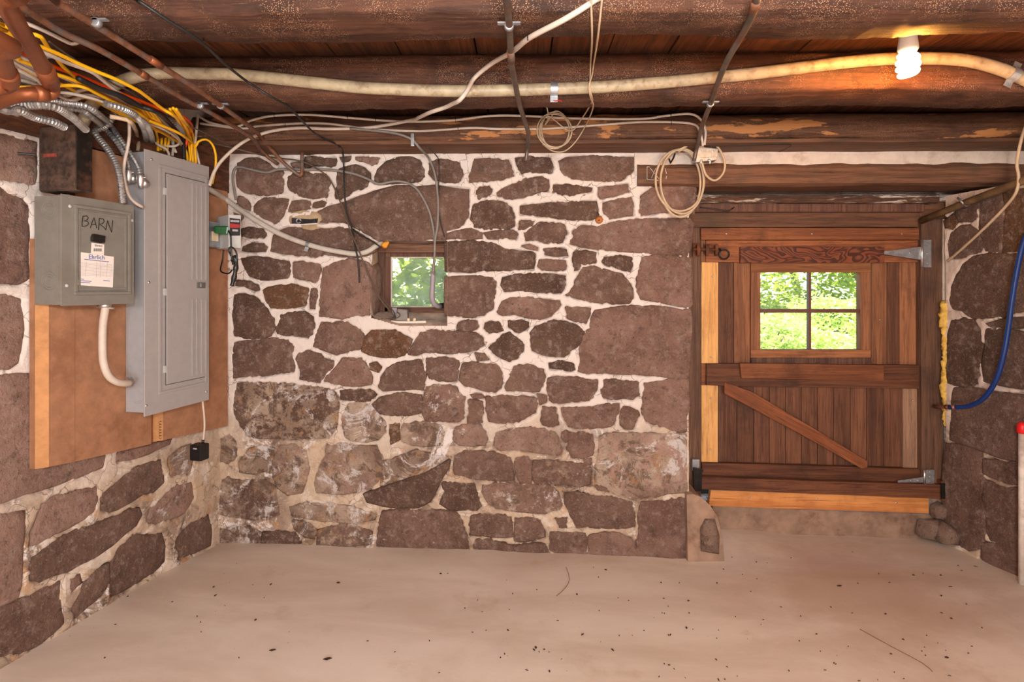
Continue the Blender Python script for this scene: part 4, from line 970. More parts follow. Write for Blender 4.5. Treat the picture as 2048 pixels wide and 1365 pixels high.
# grey flexible armoured conduits
def armored(path, r, label, z=ZC, name='armored_conduit', group=None):
    sp = smooth_path(pts3(path, z), .0022); mb = MB().tube(sp, r, 9, True, lambda i: (1.10, 1.10, .88, .88)[i % 4])
    return tag(mb.build(name, M['armor']), label, 'conduit', group)
za = CAM.z + .545
armored(g_((0,890),(150,900),(280,960),(430,1000),(520,1040)), .011, 'armored conduit reaching in from the left edge just above the rusty box', CAM.z + .47)
armored(g_((60,872),(330,860),(460,880),(560,940),(620,985),(700,1060)), .011, 'armored conduit dipping behind the cream conduit above the rusty box', CAM.z + .49)
armored(g_((180,826),(400,828),(560,850),(700,870),(800,930)) + [(220, 249, 2.08), (239, 276, 2.08), (263, 310, 2.09), (276, 333, 2.10), (281, 352, 2.10)], .0085, 'upper of two slim armored conduits curving into the grey panel side', CAM.z + .53)
armored(g_((200,850),(480,884),(660,900),(740,950)) + [(208, 256, 2.06), (232, 283, 2.07), (248, 308, 2.08), (256, 330, 2.09), (257, 345, 2.09)], .0085, 'lower of two slim armored conduits curving into the grey panel side', CAM.z + .53)
armored([(230, 225, 2.02), (212, 252, 2.0), (190, 262, 1.99), (200, 280, 1.99), (214, 297, 1.99), (231, 325, 1.99), (240, 357, 1.99), (246, 407, 2.0)], .0105, 'armored conduit dropping from the cream conduit behind the grey barn box')
armored(g_((860,850),(1000,890),(1110,950),(1180,1050)) + [(293, 281, 2.28), (293, 300, 2.28)], .010, 'armored conduit dropping into the panel top left of the yellow cables', za)
armored(g_((1060,930),(1190,1010),(1235,1100)) + [(305, 285, 2.32), (305, 303, 2.32)], .009, 'second armored conduit dropping into the panel top beside the yellow cables', za)
# yellow, white, orange and black house cables
YL_ = 'yellow cable in the bundle running under the beams into the grey panel'; YG = 'yellow cables above the grey panel'
flatr = .0052
YN = ['topmost yellow cable of the bundle at the left edge, kinking down early', 'second yellow cable from the top of the bundle at the left edge', 'third yellow cable from the top of the bundle, below the orange one', 'yellow cable entering the bundle just below the copper pipe elbow', 'lowest yellow cable passing under the copper elbow into the panel', 'short yellow cable appearing right of the copper elbow, low in the bundle', 'yellow cable with only its end showing at the right of the panel top']
WN = ['topmost white cable of the bundle, above the orange one', 'white cable just below the orange one, curling back at the panel top', 'white cable looping low in the middle of the bundle', 'white cable waving up below the copper elbow', 'lowest white cable of the bundle at the left edge']
DN = ['first', 'second', 'third', 'fourth', 'fifth', 'sixth', 'seventh']
for p in (g_((-80,165),(0,195),(110,240),(250,280),(330,300),(400,400),(470,490),(530,560),(640,650),(780,740),(880,800),(1000,850),(1150,900),(1250,960),(1330,1030)) + [(333, 272, 2.36), (330, 300, 2.36)],
          g_((-80,200),(0,235),(150,310),(300,370),(450,430),(640,520),(800,590),(950,650),(1120,735),(1200,790),(1330,890),(1440,960)) + [(375, 258, 2.36), (383, 290, 2.38), (380, 325, 2.38)],
          g_((0,400),(150,490),(260,530),(400,590),(560,640),(700,700),(860,790),(1020,870),(1180,930),(1300,1000)) + [(329, 265, 2.34), (326, 300, 2.34)],
          g_((80,555),(250,600),(340,630),(500,690),(640,760),(740,800),(860,870),(1000,940),(1200,1030),(1330,1090)) + [(354, 283, 2.36), (371, 300, 2.38), (376, 328, 2.38)],
          g_((150,715),(350,715),(560,700),(690,715),(800,770),(960,850),(1100,910),(1230,1000)) + [(318, 265, 2.32), (322, 300, 2.32)],
          g_((560,830),(700,800),(860,860),(1010,930),(1150,990),(1260,1050)) + [(315, 280, 2.30), (316, 302, 2.30)],
          g_((1220,990),(1400,1060),(1510,1120)) + [(385, 290, 2.40), (388, 330, 2.40)]):
    cable('yellow_cable', p, flatr, M['yellow'], YN.pop(0), 'cable', YG, ZC + R.uniform(-.03, .012))
for k, (q0, q1, d) in enumerate((((308, 250), (314, 300), 2.31), ((316, 252), (321, 301), 2.32), ((324, 254), (328, 303), 2.33), ((331, 256), (334, 303), 2.34), ((372, 250), (386, 330), 2.39), ((378, 252), (392, 331), 2.40), ((366, 252), (381, 329), 2.385))):
    cable('yellow_cable', [(q0[0] - 26, q0[1] - 34), (q0[0] - 8, q0[1] - 8), (q0[0] + 6, q0[1] + 12, d), ((q0[0] + q1[0]) / 2 + 5, (q0[1] + q1[1]) / 2 + 4, d), (q1[0], q1[1], d)], .0048, M['yellow'], ('%s from the left of the four yellow drops into the panel middle' % DN[k] if k < 4 else '%s from the left of the three yellow drops at the panel right end' % ('second', 'third', 'first')[k - 4]), 'cable', 'yellow drops into the panel', ZC - .012)
cable('yellow_cable', g_((1480,980),(1530,1060)) + [(382, 285, 2.40), (390, 295, 2.40), (397, 283, 2.40), (412, 279, 2.41), (424, 288, 2.43), (431, 308, 2.45), (431, 335, 2.46), (424, 368, 2.46)], flatr, M['yellow'], 'yellow cable looping out to the right of the bundle above the panel corner', 'cable', None, ZC)
WL_ = 'white cable in the bundle running under the beams into the grey panel'; WG = 'white cables above the grey panel'
for p in (g_((-80,240),(0,280),(150,360),(400,450),(560,520),(750,590),(870,680),(1000,780),(1150,860),(1300,960)) + [(345, 270, 2.34), (345, 312, 2.34)],
          g_((-80,340),(0,380),(200,480),(350,560),(480,620),(650,690),(850,770),(1000,850),(1150,960),(1330,1040),(1450,1120)) + [(359, 286, 2.34), (347, 293, 2.34), (318, 291, 2.33), (312, 300, 2.33)],
          g_((-80,390),(0,440),(150,530),(300,610),(370,680),(450,760),(560,820),(640,810),(700,780),(800,800),(960,880),(1120,960)) + [(300, 262, 2.3), (310, 285, 2.3), (334, 300, 2.3), (338, 312, 2.3)],
          g_((100,640),(300,690),(500,790),(640,750),(740,730),(860,760),(1040,860),(1240,980)) + [(338, 275, 2.35), (352, 305, 2.35)],
          g_((-60,470),(120,560),(280,640),(420,740),(600,770),(800,820),(1000,900),(1200,1000),(1380,1080)) + [(365, 290, 2.37), (367, 322, 2.37)]):
    cable('white_cable', p, flatr, M['white_wire'], WN.pop(0), 'cable', WG, ZC + R.uniform(-.035, .005))
cable('white_cable', g_((-60,100),(0,120),(120,160),(240,200),(400,270),(520,330),(590,360),(640,345)), .005, M['white_wire'], 'white cable above the bundle at upper left, vanishing behind the nearest beam', 'cable', None, ZC + .03)
cable('white_cable', [(240, 188, 1.98), (250, 208, 2.0), (257, 235, 2.0), (259, 265, 2.0), (256, 292, 2.02), (249, 325, 2.03), (248, 352, 2.04), (257, 390, 2.06), (272, 407, 2.08), (287, 415, 2.11)], .0055, M['white_wire'], 'single white cable hanging in front of the armored conduits into the panel side')
cable('cream_cable', g_((900,955),(1010,975),(1080,1010)) + [(274, 268, 2.2), (277, 290, 2.22), (275, 302, 2.22)], .007, M['cream_wire'], 'short cream cable bending down behind the panel top corner', 'cable', None, CAM.z + .52)
cable('white_cable', [(396, 228, 2.44), (394, 250, 2.42), (391, 280, 2.41), (386, 325, 2.41)], .0055, M['white_wire'], 'white cable dropping straight down to the panel top right corner')
cable('white_cable', [(388, 285, 2.42), (394, 308, 2.42), (399, 330, 2.42)], .005, M['white_wire'], 'short white cable at the extreme right of the panel top')
cable('orange_cable', g_((-80,305),(0,345),(150,420),(240,470),(400,530),(560,590),(740,660),(870,715),(1020,780),(1150,830),(1300,890),(1430,940),(1530,980)) + [(384, 256, 2.38), (376, 277, 2.38), (368, 300, 2.38)], .0062, M['orange'], 'orange cable running through the yellow and white bundle', 'cable', None, ZC + .015)
cable('black_cable', g_((640,640),(740,690),(830,730),(1000,790),(1150,870),(1300,930)) + [(350, 258, 2.34), (366, 285, 2.36), (368, 318, 2.36)], .008, M['black_wire'], 'thick black cable within the bundle just above the panel', 'cable', None, ZC - .02)
cable('brown_wire', g_((400,340),(600,480),(800,610),(950,700),(1060,750),(1300,910),(1500,1010),(1700,1100),(1900,1200)) + [(490, 303, 2.55)], .0028, M['brown_wire'], 'thin brown wire crossing diagonally over the cable bundle', 'wire', None, CAM.z + .625)
# the heavy cream conduit along the middle beam
YC = 1.838
def oc(px, py): return PY(px, py, YC)
path = [PL(160, 262, .10), PL(172, 232, .10), PD(192, 200, 1.86), PD(225, 172, 1.83), PD(270, 154, 1.82)] + [oc(*q) for q in ((330, 146), (400, 147), (470, 149), (550, 157), (640, 167), (720, 175), (800, 179), (900, 182), (1000, 181), (1100, 178), (1200, 174), (1300, 167), (1400, 158), (1500, 148), (1600, 136), (1700, 124), (1780, 118), (1860, 117), (1930, 121), (1990, 135), (2048, 158), (2110, 190), (2180, 205), (2300, 200), (2480, 205))]
cnd = thing('cream_conduit', oc(1024, 181), 'long cream conduit sweeping along the middle beam down to the rusty box', 'conduit')
MB().tube(smooth_path(path, .02), .0195, 14).build('conduit', M['conduit'], cnd, smooth=True)
def strap_on(px, py, parent, tilt=0, mat='zinc', y=YC, r=.021, w=.012, tabs=1):
    c = PY(px, py, y); mb = MB(); n = 14; L = []
    ax = Vector((math.cos(tilt), 0, math.sin(tilt)))
    up = Vector((0, 0, 1)) - ax * ax.z
    up.normalize()
    for i in range(n + 1):
        a = math.pi * (1.0 * i / n) ; d = up * math.cos(a) * r + Vector((0, -1, 0)) * math.sin(a) * r
        L.append(d)
    for i in range(n):
        o = lambda d, s: c + d * s
        mb.hexa([o(L[i], 1) - ax * w, o(L[i], 1) + ax * w, o(L[i + 1], 1) + ax * w, o(L[i + 1], 1) - ax * w], [o(L[i], 1.09) - ax * w, o(L[i], 1.09) + ax * w, o(L[i + 1], 1.09) + ax * w, o(L[i + 1], 1.09) - ax * w])
    for sgn in ((-1,) if tabs == 1 else (-1, 1)):
        b = c + up * sgn * r
        mb.hexa([b - ax * w, b + ax * w, b + ax * w + up * sgn * .022, b - ax * w + up * sgn * .022], [q + Vector((0, .003, 0)) for q in (b - ax * w, b + ax * w, b + ax * w + up * sgn * .022, b - ax * w + up * sgn * .022)])
    return mb.build('strap', M[mat], parent)
strap_on(1108, 178, cnd, mat='zinc_dull'); strap_on(2026, 149, cnd, -.45, mat='zinc_dull', tabs=2)

# cables stapled along the rearmost beam (front face y about 2.49)
def of(px, py): return PY(px, py, 2.475)
def staples(pts, y, parent):
    for px, py in pts:
        MB().tube([PY(px, py - 5, y), PY(px, py, y - .008), PY(px + .5, py + 5, y)], .0012, 5).build('staple', M['iron'], parent)
c1 = cable('white_cable', [(395, 230), (420, 245), (470, 254), (500, 242), (545, 232), (620, 230), (700, 236), (800, 243), (900, 241), (980, 232), (1050, 232), (1150, 237), (1280, 238), (1330, 232), (1380, 228), (1402, 240), (1411, 262), (1409, 290)], .0055, M['white_wire'], 'upper white cable stapled along the rearmost beam, ending at the metal junction box', z=of)
staples([(548, 232), (695, 236), (751, 239), (911, 240), (1342, 230)], 2.475, c1)
c2 = cable('white_cable', [(400, 247), (480, 257), (520, 252), (600, 247), (660, 248), (740, 258), (840, 262), (940, 256), (1000, 258), (1100, 257), (1200, 250), (1290, 244), (1380, 247), (1399, 262), (1406, 292)], .0055, M['white_wire'], 'lower white cable stapled along the rearmost beam, ending at the metal junction box', z=of)
staples([(570, 249), (916, 256), (1343, 246)], 2.475, c2)
c3 = cable('white_cable', [(1240, -40, 1.27), (1190, 0, 1.29), (1130, 38, 1.31), (1060, 75, 1.40), (1025, 103, 1.55), (985, 126, 1.75), (950, 155, 1.83), (935, 180, 1.80), (920, 200, 1.80), (905, 208, 1.87), (890, 215, 1.92), (860, 225, 1.98), (840, 234, 2.12), (820, 241, 2.36), (740, 255, 2.47), (660, 258, 2.47), (600, 256, 2.47), (545, 262, 2.47), (500, 277, 2.46), (468, 298, 2.46), (442, 323, 2.46), (428, 345, 2.45), (419, 372, 2.44)], .0072, M['white_wire'], 'thick white cable crossing all three beams from top centre to the panel')
staples([(1055, 76)], 1.39, c3)
c4 = cable('grey_cable', [(700, 257, 2.47), (780, 265, 2.47), (820, 277, 2.475), (840, 297, 2.50), (858, 318, 2.66), (870, 350, 2.67), (876, 400, 2.67), (875, 450, 2.66), (870, 480, 2.67), (869, 510, 2.70), (867, 550, 2.72)], .006, M['grey_wire'], 'grey cable leaving the rearmost beam and dropping into the grey pipe at the window')
pan('clip', rect(821, 266, 828, 292), 2.462, .012, M['zinc'], c4, .002)
W_ = lambda px, py: PY(px, py, YB - .022)
cable('grey_cable', [(472, 400), (466, 360), (469, 339), (479, 334), (501, 339), (533, 345), (557, 339), (599, 339), (660, 340), (704, 347), (735, 358), (757, 368), (787, 363), (811, 365), (831, 376), (845, 395), (858, 422), (865, 449), (869, 480), (869, 510), (866, 546)], .0062, M['grey_wire'], 'dark grey cable looping across the top stones to the window pipe', z=W_)
ck = cable('black_cable', [(255, -12, 1.26), (275, 0, 1.29), (330, 37, 1.33), (400, 82, 1.42), (450, 128, 1.60), (490, 160, 1.78), (520, 180, 1.80), (548, 197, 1.83), (575, 212, 1.915), (590, 226, 1.99), (600, 237, 2.08), (622, 260, 2.40), (640, 273, 2.46), (678, 292, 2.55), (686, 308, 2.66), (688, 363, 2.67), (690, 400, 2.67), (694, 430, 2.67), (704, 458, 2.67), (711, 497, 2.66), (716, 522, 2.66), (719, 566, 2.67)], .0042, M['black_wire'], 'black cable running from top left across the beams and down the stones')
staples([(407, 82)], 1.41, ck); staples([(574, 212)], 1.91, ck); staples([(677, 292)], 2.52, ck)
cable('black_cable', [(706, 458), (720, 470), (740, 480), (762, 495)], .0035, M['black_wire'], 'short black cable slanting into the top left window corner', z=W_)
cable('brown_wire', [(425, 286, 2.47), (505, 306, 2.5), (545, 315, 2.67), (600, 322, 2.67), (635, 338, 2.67), (660, 360, 2.67), (678, 398, 2.67), (690, 425, 2.67), (700, 460, 2.66), (716, 497, 2.65), (735, 545, 2.68), (755, 590, 2.72), (782, 625, 2.76), (792, 637, 2.78)], .0035, M['brown_wire'], 'thin brown wire hanging over the stones to the window sill', 'wire')
cable('black_wire', [(852, 293, 2.47), (873, 312, 2.66), (878, 330, 2.67), (877, 395, 2.67), (880, 440, 2.67), (889, 474, 2.68)], .0026, M['black_wire'], 'thin black wire beside the grey cable above the window', 'wire')
# grey jacketed cable from panel to window with its strap
cv = thing('jacketed_cable', W_(612, 490), 'thick pale grey jacketed cable sagging from the panel to the window corner', 'cable')
MB().tube(smooth_path([PD(412, 375, 2.50), PD(424, 382, 2.55)] + [PY(px, py, YB - .028) for px, py in ((450, 398), (480, 420), (520, 446), (560, 468), (600, 484), (640, 496), (680, 504), (712, 508))] + [PY(735, 503, 2.68), PY(752, 492, 2.70), PY(765, 486, 2.73)], .012), .0125, 12).build('jacket', M['conduit_grey'], cv, smooth=True)
strap_on(616, 489, cv, -.35, 'zinc_dull', YB - .026, .0135, .009)
tag(lumps('foam_plug', [PY(766, 492, 2.71), PY(771, 490, 2.71), PY(776, 491, 2.71)], [.012, .016, .010], M['foam_orange'], None, None, 5), 'small orange foam plug at the top left window corner', 'foam')
# pvc bend in front of the window
pv = thing('pvc_bend', PY(866, 545, 2.74), 'grey plastic pipe bend carrying cables out through the window', 'pipe')
MB().tube(smooth_path([PY(866, 544, 2.72), PY(865, 570, 2.72), PY(864, 592, 2.72), PY(867, 606, 2.73), PY(874, 612, 2.75), PY(880, 613, 2.79)], .008), .0125, 12).build('pipe', M['pvc'], pv, smooth=True)
MB().tube([PY(880, 612, 2.79), PY(890, 611, 2.83), PY(905, 611, 2.87)], .014, 12).build('sleeve', M['black'], pv, smooth=True)

# pipes under the beams
zp = CAM.z + .622
def pipe(name, path, r, mat, label, z=zp, cat='pipe', clamps=()):
    t = thing(name, pts3(path, z)[len(path) // 2], label, cat)
    MB().tube(smooth_path(pts3(path, z), .02), r, 12).build('tube', M[mat], t, smooth=True)
    for px, py, d in clamps:
        c = PD(px, py, d) if d else PZ(px, py, z)
        MB().lathe(c + Vector((-.0, -.006, 0)), (0, 1, 0), [(r * 1.05, 0), (r * 1.35, .001), (r * 1.35, .013), (r * 1.05, .014)], 14).build('clamp', M['zinc_dull'], t, smooth=True)
        MB().box(c.x - r * 3.2, c.x + r * 3.2, c.y - .006, c.y + .006, c.z + r * .5, c.z + r * .5 + .004).build('clamp_tab', M['zinc_dull'], t)
    return t
def fitting(t, p, q, r, mat):
    MB().tube([p, q], r, 14).build('coupling', M[mat], t, smooth=True)
t = pipe('copper_pipe', [(-10, -40), (8, 0)] + g_((150,220),(280,430),(400,640)), .0165, 'copper', 'thick copper pipe with a soldered elbow at the left edge', CAM.z + .50)
zq = CAM.z + .50
MB().tube(smooth_path([PZ(95, 150, zq), PZ(103, 172, zq), PZ(104, 184, zq - .012), PZ(92, 189, zq - .02), PZ(60, 187, zq - .03), PZ(20, 196, zq - .04), PZ(-30, 215, zq - .05)], .01), .0165, 12).build('elbow', M['copper'], t, smooth=True)
fitting(t, PZ(88, 136, zq), PZ(101, 165, zq), .0195, 'copper'); fitting(t, PZ(92, 187, zq - .02), PZ(70, 187, zq - .027), .0195, 'copper')
t = pipe('copper_pipe', g_((-60,300),(0,430),(30,520),(60,620)), .0165, 'copper', 'short copper pipe elbow at the very left edge under the yellow cables', CAM.z + .44)
MB().tube(smooth_path([PZ(14, 145, CAM.z + .44), PZ(17, 162, CAM.z + .435), PZ(8, 170, CAM.z + .43), PZ(-20, 172, CAM.z + .42)], .01), .0195, 12).build('elbow', M['copper'], t, smooth=True)
t = pipe('rusty_pipe', g_((-60,-110),(100,0),(500,260),(800,400),(1170,610),(1400,750),(1600,860),(1700,910),(2048,1120)) + [(520, 298, 2.58), (538, 316, 2.63), (556, 328, 2.67)], .0085, 'pipe_rust', 'left of two rusty pipes slanting along the left side to the back wall', zp, clamps=((400, 211, None),))
fitting(t, PZ(280, 145, zp), PZ(293, 153, zp), .0105, 'copper')
t = pipe('rusty_pipe', g_((320,-80),(430,0),(720,170),(1250,500),(1550,690),(1800,860),(2048,1040)) + [(520, 272, 2.48), (545, 302, 2.58), (575, 333, 2.65), (598, 350, 2.675), (603, 350, 2.675), (604, 335, 2.68), (604, 305, 2.685)], .0085, 'pipe_rust', 'right of two rusty pipes slanting to the back wall, turning up at its end', zp, clamps=((192, 45, None), (441, 212, None)))
fitting(t, PZ(300, 118, zp), PZ(322, 132, zp), .0105, 'copper')
t = pipe('iron_pipe', [(1008, -40), (1013, 0), (1019, 55), (1022, 115), (1027, 150), (1040, 212), (1052, 250), (1057, 270), (1055, 295, 2.47), (1052, 322, 2.48)], .0085, 'pipe_grey', 'rusty iron pipe crossing the beams at top centre with one clamp', CAM.z + .62, clamps=((1018, 52, None),))
fitting(t, PZ(1021, 102, CAM.z + .62), PZ(1023, 122, CAM.z + .62), .0105, 'pipe_rust')
t = pipe('iron_pipe', [(1530, -40), (1514, 0), (1495, 50), (1450, 130), (1422, 205), (1405, 250), (1396, 285, 2.50), (1388, 322, 2.56)], .0085, 'pipe_grey', 'iron pipe slanting across the beams left of the lit lamp', CAM.z + .62, clamps=((1421, 208, None),))
fitting(t, PZ(1513, 2, CAM.z + .62), PZ(1506, 20, CAM.z + .62), .0105, 'pipe_rust')
# ------------------------------------------------------------------ thin wires and coils
def coil(cx, cy, d, rx, ry, turns, seed, jitter, tail=(), head=()):
    rr = random.Random(seed); out = [PD(*q) for q in head]; n = 14
    for t in range(turns):
        jx, jy, sx, sy = rr.uniform(-jitter, jitter), rr.uniform(-jitter, jitter), rr.uniform(.86, 1.08), rr.uniform(.88, 1.06)
        for i in range(n):
            a = -math.pi / 2 + 2 * math.pi * i / n
            out.append(PD(cx + jx + rx * sx * math.cos(a), cy + jy + ry * sy * math.sin(a), d - .004 * t))
    return out + [PD(*q) for q in tail]
def wirething(name, pts, r, mat, label, cat='wire', seg=6):
    return tag(MB().tube(smooth_path(pts, .01), r, seg).build(name, M[mat], smooth=True), label, cat)
wirething('coiled_wire', coil(1110, 262, 2.42, 32, 36, 4, 3, 3, tail=((1140, 262, 2.40), (1165, 235, 2.28), (1183, 205, 1.95), (1184, 195, 1.84), (1180, 175, 1.80), (1181, 130, 1.80), (1184, 80, 1.42), (1182, 0, 1.28), (1181, -30, 1.26), (1181, -200, 1.0)), head=((1093, 212, 2.40), (1097, 235, 2.42), (1090, 250, 2.42))), .0028, 'cream_wire', 'coil of thin cream wire hanging below the centre of the conduit', 'wire')
wirething('cream_wire', [PD(*q) for q in ((1212, -200, 1.0), (1208, -30, 1.26), (1204, 0, 1.28), (1195, 80, 1.42), (1187, 130, 1.80), (1184, 150, 1.80), (1178, 172, 1.79), (1181, 195, 1.84), (1186, 215, 2.0), (1172, 250, 2.35), (1150, 285, 2.43), (1128, 303, 2.44), (1105, 302, 2.44), (1085, 288, 2.43))], .0028, 'cream_wire', 'thin cream wire dropping from top centre beside the coil')
wirething('yellow_tag_wire', [PD(*q) for q in ((1090, 212, 2.40), (1089, 207, 2.39), (1094, 204, 2.39), (1096, 209, 2.39), (1092, 215, 2.40))], .002, 'yellow', 'tiny yellow bare wire end at the top of the thin coil')
wirething('red_wire', [PD(*q) for q in ((1102, 201, 1.84), (1112, 202, 1.835), (1120, 201, 1.835), (1124, 204, 1.84))], .002, 'red', 'tiny red wire under the conduit strap')
wirething('coiled_cable', coil(1363, 363, 2.60, 45, 67, 3, 8, 4, head=((1408, 296, 2.56), (1385, 287, 2.56), (1368, 296, 2.57), (1358, 303, 2.58)), tail=((1362, 298, 2.57), (1395, 282, 2.56), (1430, 290, 2.57), (1448, 318, 2.58), (1447, 345, 2.58), (1430, 361, 2.58), (1412, 350, 2.57), (1404, 325, 2.56))), .0055, 'cream_wire', 'coil of thick cream cable hanging on the wall beside the door lintel', 'cable', 7)
jb = thing('junction_box', PY(1412, 325, 2.58), 'small zinc junction box on the beam above the cream cable coil', 'junction box')
pan('box', [(1391, 325), (1434, 320), (1437, 297), (1396, 293)], 2.575, .06, M['zinc_dull'], jb, .003)
pan('lid', [(1393, 316), (1435, 314), (1436, 298), (1397, 294)], 2.570, .004, M['zinc_dull'], jb, .001)
studs('clamp_screw', [(1403, 321), (1418, 320), (1401, 302), (1426, 303)], 2.571, .005, M['zinc'], jb)
for px in (1402, 1420): MB().tube([PY(px, 320, 2.572), PY(px, 327, 2.568)], .004, 8).build('stud', M['lamp_base'], jb, smooth=True)
nk = thing('nail', PY(1347, 322, 2.62), 'black iron hook carrying the cream cable coil', 'hook')
MB().tube([PY(1350, 308, 2.68), PY(1347, 316, 2.60), PY(1341, 326, 2.58), PY(1338, 318, 2.57)], .004, 7).build('hook', M['iron'], nk, smooth=True)
kb = thing('wooden_knob', PY(1197, 441, YB), 'small orange wooden knob hung on a nail in the stone wall', 'knob')
MB().lathe(PY(1197, 441, YB + .01), (0, -1, 0), [(.012, 0), (.018, .008), (.019, .022), (.014, .030), (.005, .032)], 10).build('knob', M['clay'], kb, smooth=True)
MB().lathe(PY(1198, 441, YB - .0225), (0, -1, 0), [(.004, 0), (.004, .001), (.002, .0015)], 8).build('hole', M['dark_hole'], kb)
MB().tube([PY(1195, 424, YB - .004), PY(1198, 430, YB - .012), PY(1196, 437, YB - .012)], .002, 5).build('nail', M['iron'], kb)
# patch with the buried pipe stub
pt = thing('filled_socket', PY(600, 455, YB), 'clay-filled hole with a pipe stub between the stones', 'patch')
def blob(pts, y, th, mat, nm):
    poly = [PY(px, py, y) for px, py in pts]; c = sum(poly, Vector()) / len(poly); n = len(poly); m = MB()
    m.v = [tuple(p + Vector((0, th + .02, 0))) for p in poly] + [tuple(p + Vector((0, th * .3, 0))) for p in poly] + [tuple(c + (p - c) * .8) for p in poly] + [tuple(c)]
    for a in (0, 1):
        for i in range(n): m.f.append((a * n + i, a * n + (i + 1) % n, (a + 1) * n + (i + 1) % n, (a + 1) * n + i))
    for i in range(n): m.f.append((2 * n + i, 2 * n + (i + 1) % n, 3 * n))
    return m.build(nm, mat, pt, smooth=True)
blob([(574, 434), (585, 424), (604, 420), (628, 421), (641, 430), (642, 440), (634, 446), (580, 448)], YB - .006, .01, M['bare'], 'clay')
blob([(600, 450), (636, 448), (640, 456), (622, 461), (606, 458)], YB - .006, .01, M['bare'], 'clay')
pan('slot', [(583, 447), (602, 448), (634, 446), (636, 437), (620, 439), (583, 436)], YB - .0085, .012, M['dark_hole'], pt, .001)
MB().lathe(PY(600.5, 443, YB + .01), (0, -1, 0), [(.013, 0), (.013, .022), (.008, .0225), (.008, .012)], 12).build('pipe_stub', M['zinc_dull'], pt, smooth=True)
studs('plug', [(600.5, 443)], YB - .0105, .006, M['dark_hole'], pt)

# ------------------------------------------------------------------ lit lamp between the beams
lx = PD(1816, 120, 1.64)
lamp = thing('ceiling_lamp', (lx.x, lx.y, ZCEIL), 'lit spiral lamp bulb in a white ceiling holder', 'lamp')
MB().lathe((lx.x, lx.y, ZCEIL + .004), (0, 0, -1), [(.055, 0), (.058, .012), (.040, .03), (.024, .036), (.024, .062)], 24).build('lamp_holder', M['lamp_base'], lamp, smooth=True)
zb0 = PD(1816, 88, 1.64).z; zb1 = PD(1816, 152, 1.64).z
MB().lathe((lx.x, lx.y, ZCEIL - .05), (0, 0, -1), [(.016, 0), (.022, .03), (.0255, ZCEIL - .05 - zb0 + .002), (.027, ZCEIL - .05 - zb0 + .016), (.019, ZCEIL - .05 - zb0 + .028)], 20).build('ballast', M['lamp_base'], lamp, smooth=True)
pts = []
for i in range(92):
    t = i / 91; a = t * 2 * math.pi * 3.6; r = .019 + .006 * math.sin(t * math.pi)
    pts.append((lx.x + r * math.cos(a), lx.y + r * math.sin(a), zb0 - .026 + (zb1 - zb0 + .026) * t))
MB().tube(pts, .0075, 10).build('spiral_tube', M['bulb'], lamp, smooth=True)
light('spiral_bulb_light', 'POINT', (lx.x, lx.y, (zb0 + zb1) / 2 - .012), 48, (1, .40, .06), .03)

# ------------------------------------------------------------------ backboard and boxes on the left wall (frame s, z, o)
def slab(s0, z0, s1, z1, o0, o1): 
    return [LW(s0, z0, o1), LW(s1, z0, o1), LW(s1, z1, o1), LW(s0, z1, o1)], [LW(s0, z0, o0), LW(s1, z0, o0), LW(s1, z1, o0), LW(s0, z1, o0)]
def lbox(name, s0, z0, s1, z1, o0, o1, mat, parent, bevel=.002, smooth=False): return MB().hexa(*slab(s0, z0, s1, z1, o0, o1)).build(name, mat, parent, bevel=bevel, smooth=smooth)
OB = .05                                              # face of the backboard
bb = thing('backboard', PL(270, 940, .02), 'rough reddish backboard of two planks behind the electrical panel', 'board')
def plank(pa, pb, ca, cb, zt):
    # outline bottom-left, bottom-right in the photo; chamfered long edges
    (sa, za_), (sb, zb_) = lp(*pa, OB), lp(*pb, OB)
    a_, b_ = (.028 if ca else .0005), (.028 if cb else .0005)
    f = [LW(sa + a_, za_, OB), LW(sb - b_, zb_, OB), LW(sb - b_, zt, OB), LW(sa + a_, zt, OB)]
    e = [LW(sa, za_, OB - .022), LW(sb, zb_, OB - .022), LW(sb, zt, OB - .022), LW(sa, zt, OB - .022)]
    k = [LW(sa, za_, .006), LW(sb, zb_, .006), LW(sb, zt, .006), LW(sa, zt, .006)]
    m = MB(); m.add(f + e + k, [(0, 1, 2, 3), (0, 4, 5, 1), (2, 6, 7, 3), (4, 8, 9, 5), (6, 10, 11, 7), (4, 7, 11, 8), (5, 9, 10, 6), (8, 11, 10, 9)])
    o = m.build('plank', M['backboard'], bb)
    for q, on in (((0, 3), ca), ((1, 2), cb)):
        if on: MB().add([f[q[0]] + LN * .0006, f[q[1]] + LN * .0006, e[q[1]] + LN * .0006, e[q[0]] + LN * .0006], [(0, 1, 2, 3)]).build('chamfer', M['backboard_edge'], o)
zt = CAM.z + .50
plank((80, 940), (150, 924), True, False, CAM.z + .16); plank((149.8, 924), (314, 885), False, True, zt); plank((314.5, 885), (463, 850), True, True, zt - .04)
studs_l = lambda name, pts, o, r, mat, parent: [MB().lathe(PL(px, py, o), LN, [(r, -.002), (r, .0008), (r * .6, .0025), (r * .2, .003)], 10).build(name, mat, parent, smooth=True) for px, py in pts]
mb = MB(); sq = []
for i in range(60):
    t = i / 59; px, py = 317.5 + 2.6 * math.sin(t * 40) + 1.2, 850 - 8 + 36 * t + 2.0 * math.cos(t * 40)
    sq.append(PL(px, py, OB - .0015 - .0))
mb.tube([q + LN * .004 for q in sq], .0007, 4).build('pencil_scrawl', M['ink'], bb)

